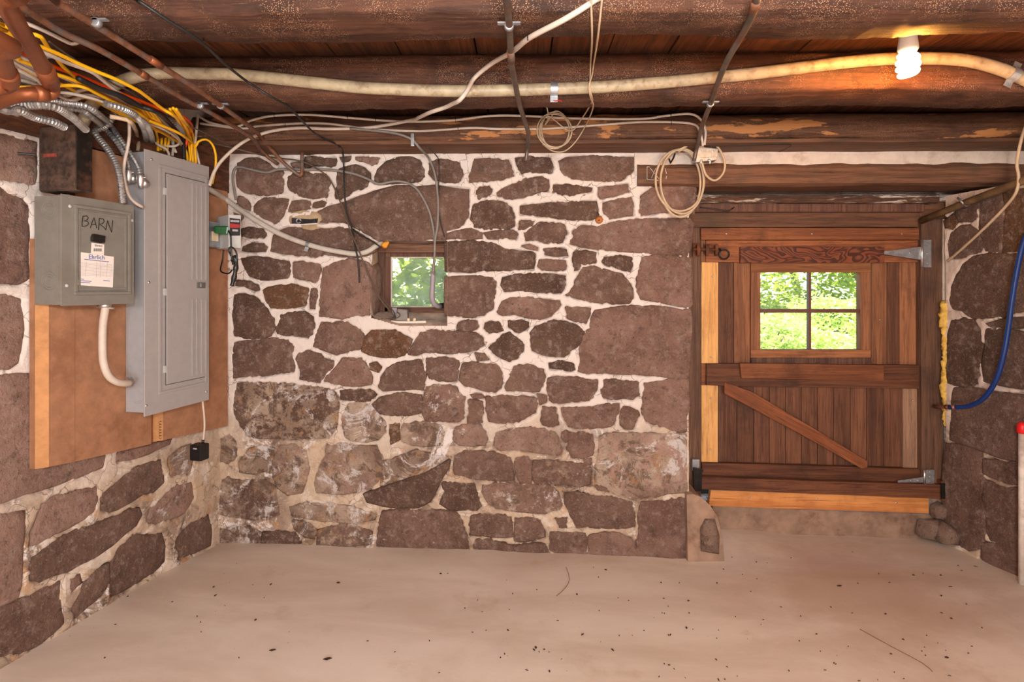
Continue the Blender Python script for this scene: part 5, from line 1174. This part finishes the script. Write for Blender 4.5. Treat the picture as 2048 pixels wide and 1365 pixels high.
# main panel
OP = .150
c = [lp(293, 297, OP), lp(419, 335, OP), lp(418, 800, OP), lp(285, 836, OP)]
s0 = (c[0][0] + c[3][0]) / 2; s1 = (c[1][0] + c[2][0]) / 2; zt = (c[0][1] + c[1][1]) / 2; zb = (c[2][1] + c[3][1]) / 2
pn = thing('breaker_panel', LW((s0 + s1) / 2, zb, OB), 'tall grey main breaker panel on the reddish backboard', 'electrical panel')
lbox('body', s0 + .012, zb + .012, s1 - .012, zt - .008, OB + .001, OP - .006, M['panel'], pn, .002)
cov = lbox('cover', s0, zb, s1, zt, OP - .006, OP, M['panel_cover'], pn, .003)
H = zt - zb; Wd = s1 - s0
def frame(name, sa, za2, sb, zb2, wdt, o0, o1, mat, parent):
    m = MB()
    for q in ((sa, za2, sb, za2 + wdt), (sa, zb2 - wdt, sb, zb2), (sa, za2 + wdt, sa + wdt, zb2 - wdt), (sb - wdt, za2 + wdt, sb, zb2 - wdt)):
        m.hexa(*slab(q[0], q[1], q[2], q[3], o0, o1))
    return m.build(name, mat, parent, bevel=.0015)
ds0, ds1, dz0, dz1 = s0 + .30 * Wd, s1 - .045 * Wd, zb + .105 * H, zt - .075 * H
fr_s0 = s0 + .19 * Wd
frame('cover_rim', fr_s0, zb + .07 * H, s1 - .015, zt - .045 * H, .012, OP, OP + .004, M['panel_cover'], cov)
lbox('door', ds0, dz0, ds1, dz1, OP, OP + .006, M['panel_cover'], pn, .002)
frame('door_gap', ds0 - .004, dz0 - .004, ds1 + .004, dz1 + .004, .004, OP, OP + .0012, M['panel_seam'], pn)
for t in (.60, .72, .84, .95):
    sx = ds0 + (ds1 - ds0) * t
    lbox('rib', sx - .005, dz0 + .015, sx + .004, dz0 + .40 * (dz1 - dz0), OP + .006, OP + .009, M['panel_cover'], pn, .001)
    lbox('rib', sx - .005, dz0 + .50 * (dz1 - dz0), sx + .004, dz1 - .015, OP + .006, OP + .009, M['panel_cover'], pn, .001)
sl, zl = lp(402, 571, OP + .008)
lbox('latch', sl - .022, zl - .012, sl + .022, zl + .012, OP + .006, OP + .012, M['panel_seam'], pn, .002)
lbox('latch_slide', sl - .010, zl - .008, sl - .003, zl + .008, OP + .012, OP + .016, M['zinc_dull'], pn, .001)
for zz in (dz1 - .07 * H, (dz0 + dz1) / 2 - .05 * H, dz0 + .06 * H):
    lbox('door_hinge', ds0 - .016, zz - .014, ds0 - .002, zz + .014, OP + .001, OP + .007, M['device'], pn, .001)
studs_l('screw', [(303, 319), (415, 360), (298, 565), (415, 572), (293, 812), (413, 784)], OP, .0055, M['zinc'], pn)
def ring_on_side(sx, z, o, r, n, parent, mat):        # knockout rings pressed in the side that faces the camera
    cpt = LW(sx, z, o)
    for k in range(n):
        rr = r * (1 - .28 * k); pts = [cpt + LN * rr * math.cos(a) + UP * rr * math.sin(a) - LS * .0004 for a in [2 * math.pi * i / 24 for i in range(25)]]
        MB().tube(pts, .0011, 5).build('knockout', mat, parent, smooth=True)
om = (OB + OP) / 2
zk = PL(263, 797, om).z; ring_on_side(s0 + .012, zk, om + .006, .024, 3, pn, M['panel'])
zk = PL(275, 320, om).z; ring_on_side(s0 + .012, zk, om + .018, .022, 2, pn, M['panel'])
for px, py in ((256, 717), (277, 717), (259, 740), (276, 742)): ring_on_side(s0 + .012, PL(px, py, om).z, om - .03 + .06 * (px > 265), .009, 1, pn, M['panel'])
# connectors where conduits enter the side
def connector(px, py, d, vec, r, label):
    cpt = PD(px, py, d); t = thing('conduit_connector', cpt, label, 'connector'); v = Vector(vec)
    MB().lathe(cpt - v * .024, v, [(r, 0), (r * 1.1, .006), (r * 1.1, .030), (r * .8, .042), (r * .5, .05)], 14).build('elbow', M['zinc'], t, smooth=True)
    MB().lathe(cpt + v * .006 + LS * .004, LS, [(r * 1.3, 0), (r * 1.3, .018), (r * .9, .028)], 14).build('locknut', M['zinc'], t, smooth=True)
    MB().tube([cpt - LN * r * 1.9 - v * .012, cpt + LN * r * 1.9 - v * .012], .0028, 8).build('screw', M['zinc_dull'], t, smooth=True)
connector(257, 352, 2.09, (0, 0, -1), .0125, 'left zinc elbow connector on the side of the grey panel')
connector(281, 362, 2.10, (0, 0, -1), .0125, 'right zinc elbow connector on the side of the grey panel')
# white cable from barn box bottom into the panel
cw = thing('thick_white_cable', PD(207, 640, 1.98), 'thick white cable looping from under the barn box into the panel side', 'cable')
MB().tube(smooth_path([PD(212, 606, 1.98), PD(210, 622, 1.98), PD(206, 650, 1.98), PD(205, 690, 1.98), PD(207, 725, 1.98), PD(217, 752, 1.99), PD(233, 764, 2.02), PD(250, 767, 2.06), PD(262, 765, 2.10)], .01), .0125, 12).build('jacket', M['white_wire'], cw, smooth=True)
MB().lathe(PD(210, 616, 1.98), (0, 0, 1), [(.014, 0), (.019, .004), (.019, .014), (.014, .018)], 12).build('clamp', M['zinc'], cw, smooth=True)
MB().tube([PD(193, 614, 1.97), PD(228, 617, 1.99)], .0045, 8).build('clamp_bar', M['zinc'], cw, smooth=True)
MB().lathe(PD(251, 766, 2.08), LS + LN * .2, [(.014, 0), (.02, .004), (.02, .018), (.014, .02)], 12).build('locknut', M['zinc'], cw, smooth=True)

# barn box
OBX = .165
c = [lp(126, 384, OBX), lp(272, 415, OBX), lp(265, 612, OBX), lp(118, 608, OBX)]
s0 = (c[0][0] + c[3][0]) / 2; s1 = (c[1][0] + c[2][0]) / 2; zt = (c[0][1] + c[1][1]) / 2; zb = (c[2][1] + c[3][1]) / 2
bx = thing('barn_box', LW((s0 + s1) / 2, zb, OB), 'olive grey breaker box with BARN handwritten on it, left of the tall panel', 'electrical box')
lbox('body', s0 + .004, zb + .004, s1 - .004, zt - .004, OB + .001, OBX - .004, M['panel_dark'], bx, .002)
lbox('cover', s0, zb, s1, zt, OBX - .004, OBX, M['panel_dark'], bx, .002)
def bs(px, py): return lp(px, py, OBX)
ra, rb = bs(147, 400), bs(259, 596); r0s, r1s, r0z, r1z = ra[0], rb[0], zb + .035, zt - .03
frame('cover_rim', r0s, r0z, r1s, r1z, .010, OBX, OBX + .008, M['panel_dark'], bx)
frame('door_rim', r0s + .014, r0z + .016, r1s - .014, r1z - .016, .008, OBX, OBX + .004, M['panel_dark'], bx)
lbox('door', r0s + .022, r0z + .022, r1s - .022, r1z - .022, OBX, OBX + .002, M['panel_dark'], bx, .001)
OT = OBX + .0032
def stroke(pts, r=.0013): return [PL(px, py, OT) for px, py in pts]
P_ = lambda *p: [(u / 3.413, 240 + v / 3.413) for u, v in p]
letters = [P_((568,655),(562,690),(560,726)), P_((566,660),(590,655),(603,668),(596,682),(570,690),(600,695),(606,710),(590,724),(562,727)),
           P_((617,738),(628,700),(642,668),(652,705),(660,740)), P_((622,716),(655,712)),
           P_((678,672),(676,710),(672,752)), P_((678,672),(704,676),(712,694),(700,708),(678,712),(705,730),(724,752)),
           P_((722,750),(728,715),(734,688),(748,730),(762,768),(766,725),(770,686))]
ltr = MB()
for l in letters: ltr.tube(stroke(l), .0013, 5)
ltr.build('handwriting', M['ink'], bx)
def lpoly(name, pts, o, th, mat, parent): return MB().prism([PL(px, py, o) for px, py in pts], LN * -th).build(name, mat, parent)
sheet = lpoly('paper_sheet', P_((545,902),(778,935),(770,1145),(533,1128)), OT, .001, M['paper'], bx)
stk = lpoly('sticker', P_((626,838),(712,851),(709,925),(622,912)), OT + .0004, .001, M['paper'], bx)
def ltext(txt, px, py, size, mat, o, parent, name='lettering', tilt=0):
    cu = bpy.data.curves.new(name, 'FONT'); cu.body = txt; cu.size = size; cu.align_x = 'CENTER'; cu.align_y = 'CENTER'; cu.extrude = .0002
    tmp = bpy.data.objects.new(name, cu); COL.objects.link(tmp); dg = bpy.context.evaluated_depsgraph_get(); me = bpy.data.meshes.new_from_object(tmp.evaluated_get(dg))
    bpy.data.objects.remove(tmp); b = PL(px, py, o)
    for v in me.vertices: x_, y_, z_ = v.co; v.co = b + LS * x_ + UP * y_ + LN * z_
    me.materials.clear()
    return link(name, me, mat, parent)
ltext('Ehrlich', 193.5, 515, .0215, M['ink_blue'], OT + .0006, sheet)
ltext('Ehrlich', 197.5, 492, .010, M['ink'], OT + .001, stk)
ln = MB()
for i in range(11):
    y0 = 975 + 8.5 * i
    ln.prism([PL(*q, OT + .0003) for q in P_((550, y0), (768, y0 + 13 - i * .5), (768, y0 + 14.5 - i * .5), (550, y0 + 1.5))], LN * .0001)
for u in (588, 660, 688, 732): ln.prism([PL(*q, OT + .0003) for q in P_((u, 970), (u + 1.5, 970), (u - 3, 1075), (u - 4.5, 1075))], LN * .0001)
ln.build('ruled_lines', M['ink_grey'], sheet)
ln = MB()
for (u0, v0, u1, v1) in ((575, 950, 745, 968), (548, 1085, 572, 1087), (548, 1097, 625, 1101), (548, 1108, 615, 1112), (705, 1095, 750, 1099)):
    ln.prism([PL(*q, OT + .0004) for q in P_((u0, v0), (u1, v1), (u1, v1 + 4), (u0, v0 + 4))], LN * .0001)
ln.build('small_print', M['ink_blue'], sheet)
ln = MB()
for i in range(14):
    u = 638 + i * 4.2; wv = 1.4 + (i * 7 % 3) * .7
    ln.prism([PL(*q, OT + .0008) for q in P_((u, 877 + .1 * i), (u + wv, 877 + .1 * i), (u + wv, 898 + .1 * i), (u, 898 + .1 * i))], LN * .0001)
ln.build('barcode', M['ink'], stk)
lk = MB(); lk.prism([PL(*q, OT + .010) for q in P_((642,778),(722,792),(718,838),(690,842),(632,830),(632,800))], LN * -.010); lk.build('latch', M['black'], bx, bevel=.002)
MB().lathe(PL(207, 478, OT + .006), LN, [(.008, -.006), (.008, 0), (.004, .001)], 12).build('latch_button', M['zinc_dull'], bx, smooth=True)
studs_l('screw', P_((478,590),(902,686),(456,1132),(884,1164)), OBX, .006, M['device'], bx)
obm = (OB + OBX) / 2
ring_on_side(s0 + .004, PL(90, 420, obm).z, obm + .004, .030, 3, bx, M['panel_dark']); ring_on_side(s0 + .004, PL(84, 562, obm).z, obm + .004, .030, 3, bx, M['panel_dark'])

# rusted black box under the conduit
OR = .205
c = [lp(155, 245, OR), lp(190, 262, OR), lp(183, 386, OR), lp(148, 380, OR)]
s0, s1 = (c[0][0] + c[3][0]) / 2, (c[1][0] + c[2][0]) / 2; zt = (c[0][1] + c[1][1]) / 2; zb = (c[2][1] + c[3][1]) / 2
rb_ = thing('rusted_box', LW(s0, zb, OB), 'rusted black steel box above the barn box, fed by the cream conduit', 'electrical box')
lbox('body', s0 + .004, zb, s1, zt, OB + .001, OR - .003, M['rust_box'], rb_, .006)
lbox('side_plate', s0 + .004, zb + .003, s1 - .003, zt - .003, OR - .003, OR, M['rust_side'], rb_, .002)
lbox('front_plate', s0, zb + .004, s0 + .004, zt - .004, OB + .006, OR - .004, M['rust_box'], rb_, .001)
q = [LW(s0 - .0008, PL(115, 315, .12).z + dz, .075 + do) for do, dz in ((0, 0), (.055, 0), (.055, .011), (0, .011))]
MB().prism(q, -LS * .001).build('red_label', M['red_label'], rb_)
MB().tube([PL(35, 307, .03), PL(70, 310, .06)], .004, 6).build('spike', M['iron'], rb_)

# receptacle box, surge device, green adapter, black cords right of the panel
OS = .11
rc = thing('receptacle_box', PL(431, 495, OB), 'zinc receptacle box with ivory outlet at the panel right edge', 'outlet')
def sbox(name, px0, py0, px1, py1, o0, o1, mat, parent, bevel=.002):
    a, b = lp(px0, py1, o1), lp(px1, py0, o1); return lbox(name, a[0], min(a[1], b[1]), b[0], max(a[1], b[1]), o0, o1, mat, parent, bevel)
sbox('box', 419, 446, 440, 494, OB, OS, M['zinc_dull'], rc); sbox('outlet', 425, 464, 437, 482, OS, OS + .006, M['ivory'], rc)
sd_ = thing('surge_device', PL(455, 500, OB), 'pale grey surge device with black and red label beside the corner', 'device')
zt_, zb_ = PY(460, 437, 2.62).z, PY(460, 500, 2.62).z
A0 = PL(436, 437, .115); A1 = PL(449, 437, .115)
def wpt(px, y): return PY(px, 470, y)
fa = PD(457, 470, 2.50); fb = PD(482, 470, 2.53); ba = PD(434, 470, 2.60); bb2 = PD(460, 470, 2.63)
def zcol(v, z): return Vector((v.x, v.y, z))
MB().hexa([zcol(fa, zb_), zcol(fb, zb_), zcol(fb, zt_), zcol(fa, zt_)], [zcol(ba, zb_), zcol(bb2, zb_), zcol(bb2, zt_), zcol(ba, zt_)]).build('case', M['device'], sd_, bevel=.002)
def facep(u, v, off=.0008):
    n = (fb - fa).cross(UP).normalized(); n = n if n.y < 0 else -n
    b = fa.lerp(fb, u); return Vector((b.x, b.y, zb_ + (zt_ - zb_) * v)) + n * off
MB().add([facep(.08, .36), facep(.95, .38), facep(.95, .88), facep(.08, .90)], [(0, 1, 2, 3)]).build('black_label', M['ink'], sd_)
MB().add([facep(.12, .60, .0014), facep(.9, .62, .0014), facep(.9, .72, .0014), facep(.12, .73, .0014)], [(0, 1, 2, 3)]).build('red_stripe', M['red'], sd_)
MB().add([facep(.15, .78, .0014), facep(.85, .78, .0014), facep(.85, .84, .0014), facep(.15, .84, .0014)], [(0, 1, 2, 3)]).build('print', M['ink_grey'], sd_)
MB().add([facep(.3, .50, .0014), facep(.75, .50, .0014), facep(.75, .56, .0014), facep(.3, .56, .0014)], [(0, 1, 2, 3)]).build('print', M['ink_grey'], sd_)
for px, py in ((440, 446), (445, 445), (450, 445), (443, 450), (448, 450)):
    pass
ga = thing('green_adapter', PD(440, 468, 2.49), 'green three-way plug adapter in the receptacle box', 'adapter')
MB().hexa([PD(428, 467, 2.48), PD(455, 470, 2.49), PD(457, 452, 2.49), PD(428, 452, 2.48)], [PD(430, 466, 2.54), PD(455, 470, 2.54), PD(457, 453, 2.54), PD(430, 452, 2.54)]).build('body', M['green'], ga, bevel=.006)
MB().hexa([PD(432, 464, 2.474), PD(440, 465, 2.476), PD(440, 454, 2.476), PD(432, 454, 2.474)], [PD(432, 464, 2.482), PD(440, 465, 2.482), PD(440, 454, 2.482), PD(432, 454, 2.482)]).build('socket_face', M['green'], ga, bevel=.001)
bc = sd_
MB().tube(smooth_path([PD(*q) for q in ((457, 462, 2.47), (461, 470, 2.46), (462, 490, 2.46), (463, 510, 2.46), (466, 530, 2.46))], .008), .004, 8).build('lead', M['black'], bc, smooth=True)
MB().tube(smooth_path([PD(*q) for q in ((447, 500, 2.52), (445, 520, 2.52), (441, 540, 2.50), (447, 546, 2.49), (458, 547, 2.47), (464, 540, 2.46))], .008), .0035, 8).build('lead', M['black'], bc, smooth=True)
MB().tube(smooth_path([PD(*q) for q in ((468, 512, 2.465), (472, 525, 2.465), (471, 540, 2.465), (468, 556, 2.465), (464, 572, 2.465))], .008), .011, 9, True, lambda i: .9 + .18 * math.sin(i * 1.3)).build('bundle', M['black'], bc, smooth=True)
MB().tube(smooth_path([PD(*q) for q in ((462, 512, 2.455), (457, 500, 2.455), (462, 494, 2.455), (470, 500, 2.455), (474, 514, 2.455), (470, 530, 2.455), (462, 520, 2.455))], .008), .0035, 8).build('loop', M['black'], bc, smooth=True)
# black adapter dangling below the panel
ad = thing('hanging_adapter', PL(399, 918, .14), 'black plug adapter hanging on a white cord below the panel', 'adapter')
oa = .125
MB().tube(smooth_path([PL(405, 802, oa), PL(408, 830, oa), PL(409, 855, oa), PL(406, 885, oa)], .01), .0042, 8).build('cord', M['white_wire'], ad, smooth=True)
cpt = PL(399, 904, oa); 
zz0, zz1 = PL(399, 920, oa).z, PL(399, 888, oa).z
m = MB(); fwd = Vector((-.25, -1, 0)).normalized(); sd2 = Vector((1, -.25, 0)).normalized()
q = [cpt + sd2 * a * .030 + fwd * b * .024 for a, b in ((-1, 1), (1, 1), (1, -1), (-1, -1))]
m.hexa([zcol(v, zz0) for v in q], [zcol(v, zz1) for v in q]).build('case', M['black'], ad, bevel=.006)
MB().tube([zcol(PL(406, 885, oa), zz1 - .004), PL(406, 880, oa)], .006, 8).build('strain_relief', M['black'], ad, smooth=True)
f0 = cpt + fwd * .0245
MB().add([zcol(f0 - sd2 * .010, zz1 - .018), zcol(f0 + sd2 * .010, zz1 - .018), zcol(f0 + sd2 * .010, zz1 - .012), zcol(f0 - sd2 * .010, zz1 - .012)], [(0, 1, 2, 3)]).build('print', M['ink_grey'], ad)

# ------------------------------------------------------------------ clutter on the window sill
cg = thing('grey_charger', PY(800, 640, 2.76), 'grey plastic charger block on the window sill', 'charger')
MB().hexa([PY(791, 641, 2.74), PY(816, 643, 2.74), PY(814, 620, 2.75), PY(795, 618, 2.75)], [PY(791, 641, 2.79), PY(818, 642, 2.79), PY(818, 620, 2.80), PY(798, 618, 2.80)]).build('case', M['grey_wire'], cg, bevel=.004)
MB().hexa([PY(783, 634, 2.79), PY(793, 634, 2.79), PY(794, 616, 2.79), PY(784, 616, 2.79)], [PY(783, 634, 2.83), PY(793, 634, 2.83), PY(794, 616, 2.83), PY(784, 616, 2.83)]).build('plug', M['pvc'], cg, bevel=.003)
stp = thing('white_strip', PY(805, 645, 2.73), 'white plastic tube lying on the window sill', 'tube')
MB().tube(smooth_path([PY(764, 640, 2.745), PY(785, 644, 2.735), (PY(815, 645, 2.73)), PY(852, 644, 2.73)], .01), .0065, 9).build('tube', M['lamp_base'], stp, smooth=True)
for px in (817, 829): MB().lathe(PY(px, 643, 2.735), (0, 0, 1), [(.008, 0), (.008, .014), (.005, .016)], 9).build('cap', M['ivory'], stp, smooth=True)
wirething('brown_wire', [PY(*q) for q in ((760, 590, 2.80), (776, 610, 2.80), (785, 620, 2.79), (790, 632, 2.77), (780, 642, 2.73), (762, 646, 2.72), (754, 646, 2.72), (757, 641, 2.74), (775, 638, 2.75), (795, 636, 2.74), (800, 630, 2.73), (795, 625, 2.74))], .0024, 'brown_wire', 'tangled brown wire lying on the window sill')
wirething('twig', [PY(*q) for q in ((743, 632, 2.72), (749, 638, 2.72), (756, 641, 2.72), (765, 638, 2.74))], .003, 'iron', 'short dark twig at the left end of the window sill', 'twig')

# ------------------------------------------------------------------ right side: hose, poles, cable
bh = thing('blue_hose', PD(1960, 780, 2.40), 'glossy blue water hose curving down the right stone wall', 'hose')
hp = [PR(2075, 430, .09), PR(2048, 482, .085), PR(2034, 540, .08), PR(2024, 600, .075), PR(2016, 660, .07), PR(2006, 715, .07), PR(1990, 765, .065), PR(1966, 798, .06), PR(1940, 812, .06), PR(1915, 815, .07), PR(1898, 815, .08)]
MB().tube(smooth_path(hp, .015), .0105, 12).build('hose', M['blue'], bh, smooth=True)
e0, e1 = hp[-1], PY(1868, 813, 2.885)
MB().tube([hp[-2].lerp(hp[-1], .2), e0.lerp(e1, .2)], .0125, 12).build('crimp_ring', M['copper'], bh, smooth=True)
MB().tube([e0, e1], .0095, 10).build('copper_end', M['pipe_rust'], bh, smooth=True)
pole = thing('brown_pole', PD(1960, 395, 2.6), 'brown pole slung under the lintel at the top right', 'pole')
MB().tube([PY(1843, 442, 2.915), PR(1925, 408, .06), PR(2015, 374, .10), PR(2110, 338, .14)], .017, 12).build('shaft', M['dark_pole'], pole, smooth=True)
ctr = PR(1927, 405, .062)
MB().tube([ctr + Vector((-.018, .012, .024)), ctr + Vector((-.02, -.014, 0)), ctr + Vector((.0, -.018, -.02)), ctr + Vector((.024, -.004, -.012)), ctr + Vector((.03, .01, .01))], .005, 8).build('hanger', M['zinc_dull'], pole, smooth=True)
cable('white_cable', [(2110, 150, 1.95), (2075, 200, 2.2), (2046, 268, 2.3), (2034, 325, 2.34), (2037, 352, 2.35), (2032, 385, 2.36), (2005, 420, 2.44), (1960, 465, 2.56), (1925, 497, 2.68), (1896, 522, 2.80)], .0062, M['cream_wire'], 'cream cable slanting down the right wall to the door post')
pp = PR(2044, 1158, .05); pz = floor_z(pp.x, pp.y)
wp = thing('white_pole', (pp.x, pp.y, pz), 'white pole with a red cap standing at the right edge', 'pole')
pt1 = PR(2044, 862, .05); pt1.x = pp.x; pt1.y = pp.y
MB().tube([(pp.x, pp.y, pz), tuple(pt1)], .0125, 12).build('shaft', M['white_pole'], wp, smooth=True)
MB().lathe((pp.x, pp.y, pt1.z - .012), (0, 0, 1), [(.014, 0), (.0185, .004), (.0185, .03), (.013, .046), (.004, .05)], 12).build('cap', M['red_cap'], wp, smooth=True)
# nails and a thin dark wire above the door
wirething('black_wire', [PY(*q) for q in ((1400, 415, 2.90), (1430, 418, 2.88), (1455, 422, 2.87), (1462, 419, 2.86), (1468, 415, 2.88))], .003, 'black_wire', 'black wire lying above the top left of the door')
wirething('black_wire', [PY(*q) for q in ((1440, 293, 2.478), (1500, 291, 2.478), (1580, 289, 2.478), (1575, 296, 2.478), (1558, 304, 2.50))], .002, 'black_wire', 'thin dark wire along the rearmost beam right of the junction box')

# ------------------------------------------------------------------ litter on the floor
mb = MB(); rr = random.Random(21)
for i in range(150):
    if i < 110: px, py = rr.uniform(1000, 2000), rr.uniform(1095, 1360)
    else: px, py = rr.uniform(150, 1100), rr.uniform(1110, 1360)
    p = PZ(px, py, -.02)
    if p.y > 2.6 and p.x < XEND + .1: continue
    a = rr.uniform(0, 6.3); l = rr.choice([.003, .004, .005, .007]) * rr.uniform(.6, 1.2); wv = l * rr.uniform(.25, .6); z = floor_z(p.x, p.y)
    u = Vector((math.cos(a), math.sin(a), 0)); v = Vector((-u.y, u.x, 0)); c0 = Vector((p.x, p.y, z + .001))
    mb.prism([c0 + u * l, c0 + v * wv + UP * .002, c0 - u * l, c0 - v * wv], UP * .0022)
o = mb.build('floor_litter', M['debris']); o['kind'] = 'stuff'; tag(o, 'tiny dark crumbs and leaf bits scattered over the concrete floor', 'litter')
def fz(px, py):
    p = PZ(px, py, -.02); return Vector((p.x, p.y, floor_z(p.x, p.y) + .004))
for px, py, l, lab in ((545, 1327, .011, 'small brown leaf lying at the lower left of the floor'), (655, 1338, .014, 'curled brown leaf lying at the bottom centre of the floor'), (1679, 1172, .012, 'reddish brown leaf crumb on the pale floor patch before the door')):
    c0 = fz(px, py); m = MB(); n = 9
    for i in range(n):
        t = i / (n - 1); wv = l * .55 * math.sin(math.pi * min(1, t * .96 + .02)); x_ = (t - .5) * 2 * l
        for sgn in (-1, 0, 1): m.v.append((c0.x + x_, c0.y + sgn * wv + .2 * x_, c0.z + .0025 * abs(sgn) + .002 * abs(t - .5)))
    for i in range(n - 1):
        for k in (0, 1): m.f.append((i * 3 + k, i * 3 + k + 1, (i + 1) * 3 + k + 1, (i + 1) * 3 + k))
    tag(m.build('dry_leaf', M['debris'], smooth=True), lab, 'leaf')
tag(MB().tube(smooth_path([fz(1132, 1138), fz(1138, 1155), fz(1137, 1170), fz(1128, 1184), fz(1113, 1199)], .01), .0012, 5).build('straw', M['straw'], smooth=True), 'single curved straw lying on the floor before the wall', 'straw')
tag(MB().tube(smooth_path([fz(1720, 1257), fz(1780, 1290), fz(1845, 1325), fz(1865, 1342)], .02), .0011, 5).build('straw', M['straw'], smooth=True), 'long thin straw lying on the floor at lower right', 'straw')

# ------------------------------------------------------------------ garden outside
gz = .35
gm = MB(); n = 40
for j in range(n + 1):
    for i in range(n + 1):
        x_, y_ = -8 + 20 * i / n, 3.2 + 16 * j / n; gm.v.append((x_, y_, gz + .03 * (y_ - 3.2) + .05 * nz((x_, y_, 0), .8)))
for j in range(n):
    for i in range(n): gm.f.append((j * (n + 1) + i, j * (n + 1) + i + 1, (j + 1) * (n + 1) + i + 1, (j + 1) * (n + 1) + i))
structure(gm.build('ground', M['ground'], smooth=True))
def shrub(name, x_, y_, z0, rx, ry, rz, nl, size, mat, label, cat, seed, trunk=False):
    rs = np.random.RandomState(seed); t = thing(name, (x_, y_, z0), label, cat); zc = z0 + rz * (1.9 if trunk else .95)
    v = rs.normal(size=(nl, 3)); v /= np.linalg.norm(v, axis=1)[:, None]; rad = rs.uniform(.55, 1.0, nl) ** .6
    lob = 1 + .22 * np.sin(v[:, 0] * 5 + seed) * np.cos(v[:, 2] * 6 + seed * 2)
    P = np.stack([x_ + v[:, 0] * rad * rx * lob, y_ + v[:, 1] * rad * ry * lob, zc + v[:, 2] * rad * rz * lob], 1)
    a = rs.normal(size=(nl, 3)); a[:, 2] *= .5; a /= np.linalg.norm(a, axis=1)[:, None]
    b = np.cross(a, rs.normal(size=(nl, 3))); b /= np.linalg.norm(b, axis=1)[:, None]; s = size * rs.uniform(.6, 1.3, nl)[:, None]
    nrm = np.cross(a, b)
    V = np.stack([P - a * s, P + b * s * .42 + nrm * s * .15, P + a * s, P - b * s * .42 + nrm * s * .15], 1).reshape(-1, 3)
    I = np.arange(nl * 4).reshape(-1, 4); F = np.concatenate([I[:, [0, 1, 2]], I[:, [0, 2, 3]]])
    me = bpy.data.meshes.new('foliage'); me.from_pydata(V.tolist(), [], F.tolist()); me.update()
    o = link('foliage', me, mat, t); o['kind'] = 'stuff'
    rr = random.Random(seed)
    for k in range(1 if trunk else 4):
        base = Vector((x_ + (0 if trunk else rr.uniform(-.1, .1)), y_, z0 - .1)); top = Vector((x_ + rr.uniform(-.5, .5) * rx, y_ + rr.uniform(-.4, .4) * ry, zc + rz * .4))
        MB().tube([base, base.lerp(top, .5) + Vector((.05, 0, .05)), top], .09 if trunk else .018, 7, True, lambda i: 1 - .3 * i).build('trunk' if trunk else 'stem', M['trunk'], t, smooth=True)
ZG = gz
shrub('garden_shrub', 2.15, 5.2, ZG, .8, .6, .36, 5200, .035, M['leaf_pale'], 'sunlit pale shrub seen low through the door window', 'shrub', 1)
shrub('garden_shrub', 3.5, 5.9, ZG, .9, .7, .45, 5200, .038, M['leaf_pale'], 'sunlit pale shrub low in the right door pane', 'shrub', 2)
shrub('garden_tree', 2.2, 7.6, ZG, 1.3, 1.2, .9, 9000, .055, M['leaf_dark'], 'green tree filling the upper left door pane', 'tree', 3, True)
shrub('garden_tree', 5.0, 7.4, ZG, 1.35, 1.2, .9, 9000, .055, M['leaf_dark'], 'green tree filling the upper right door pane', 'tree', 4, True)
shrub('garden_shrub', -.55, 3.95, ZG + .2, .55, .35, .65, 900, .075, M['leaf'], 'leafy shrub close outside the little window', 'shrub', 5)
shrub('garden_shrub', -1.2, 5.2, ZG, 1.3, .7, .95, 5000, .05, M['leaf'], 'taller green shrub farther behind the little window', 'shrub', 6)
shrub('garden_tree', .2, 10.5, ZG, 2.4, 1.5, 1.6, 9000, .09, M['leaf_dark'], 'far tree behind the garden shrubs', 'tree', 7, True)
shrub('garden_tree', 6.0, 11.8, ZG, 2.9, 1.6, 1.6, 10000, .09, M['leaf_dark'], 'far tree at the back of the garden behind the door', 'tree', 8, True)
shrub('garden_shrub', 4.0, 9.5, ZG, 2.5, .8, .75, 7000, .06, M['leaf'], 'long green hedge behind the pale shrubs', 'shrub', 9)
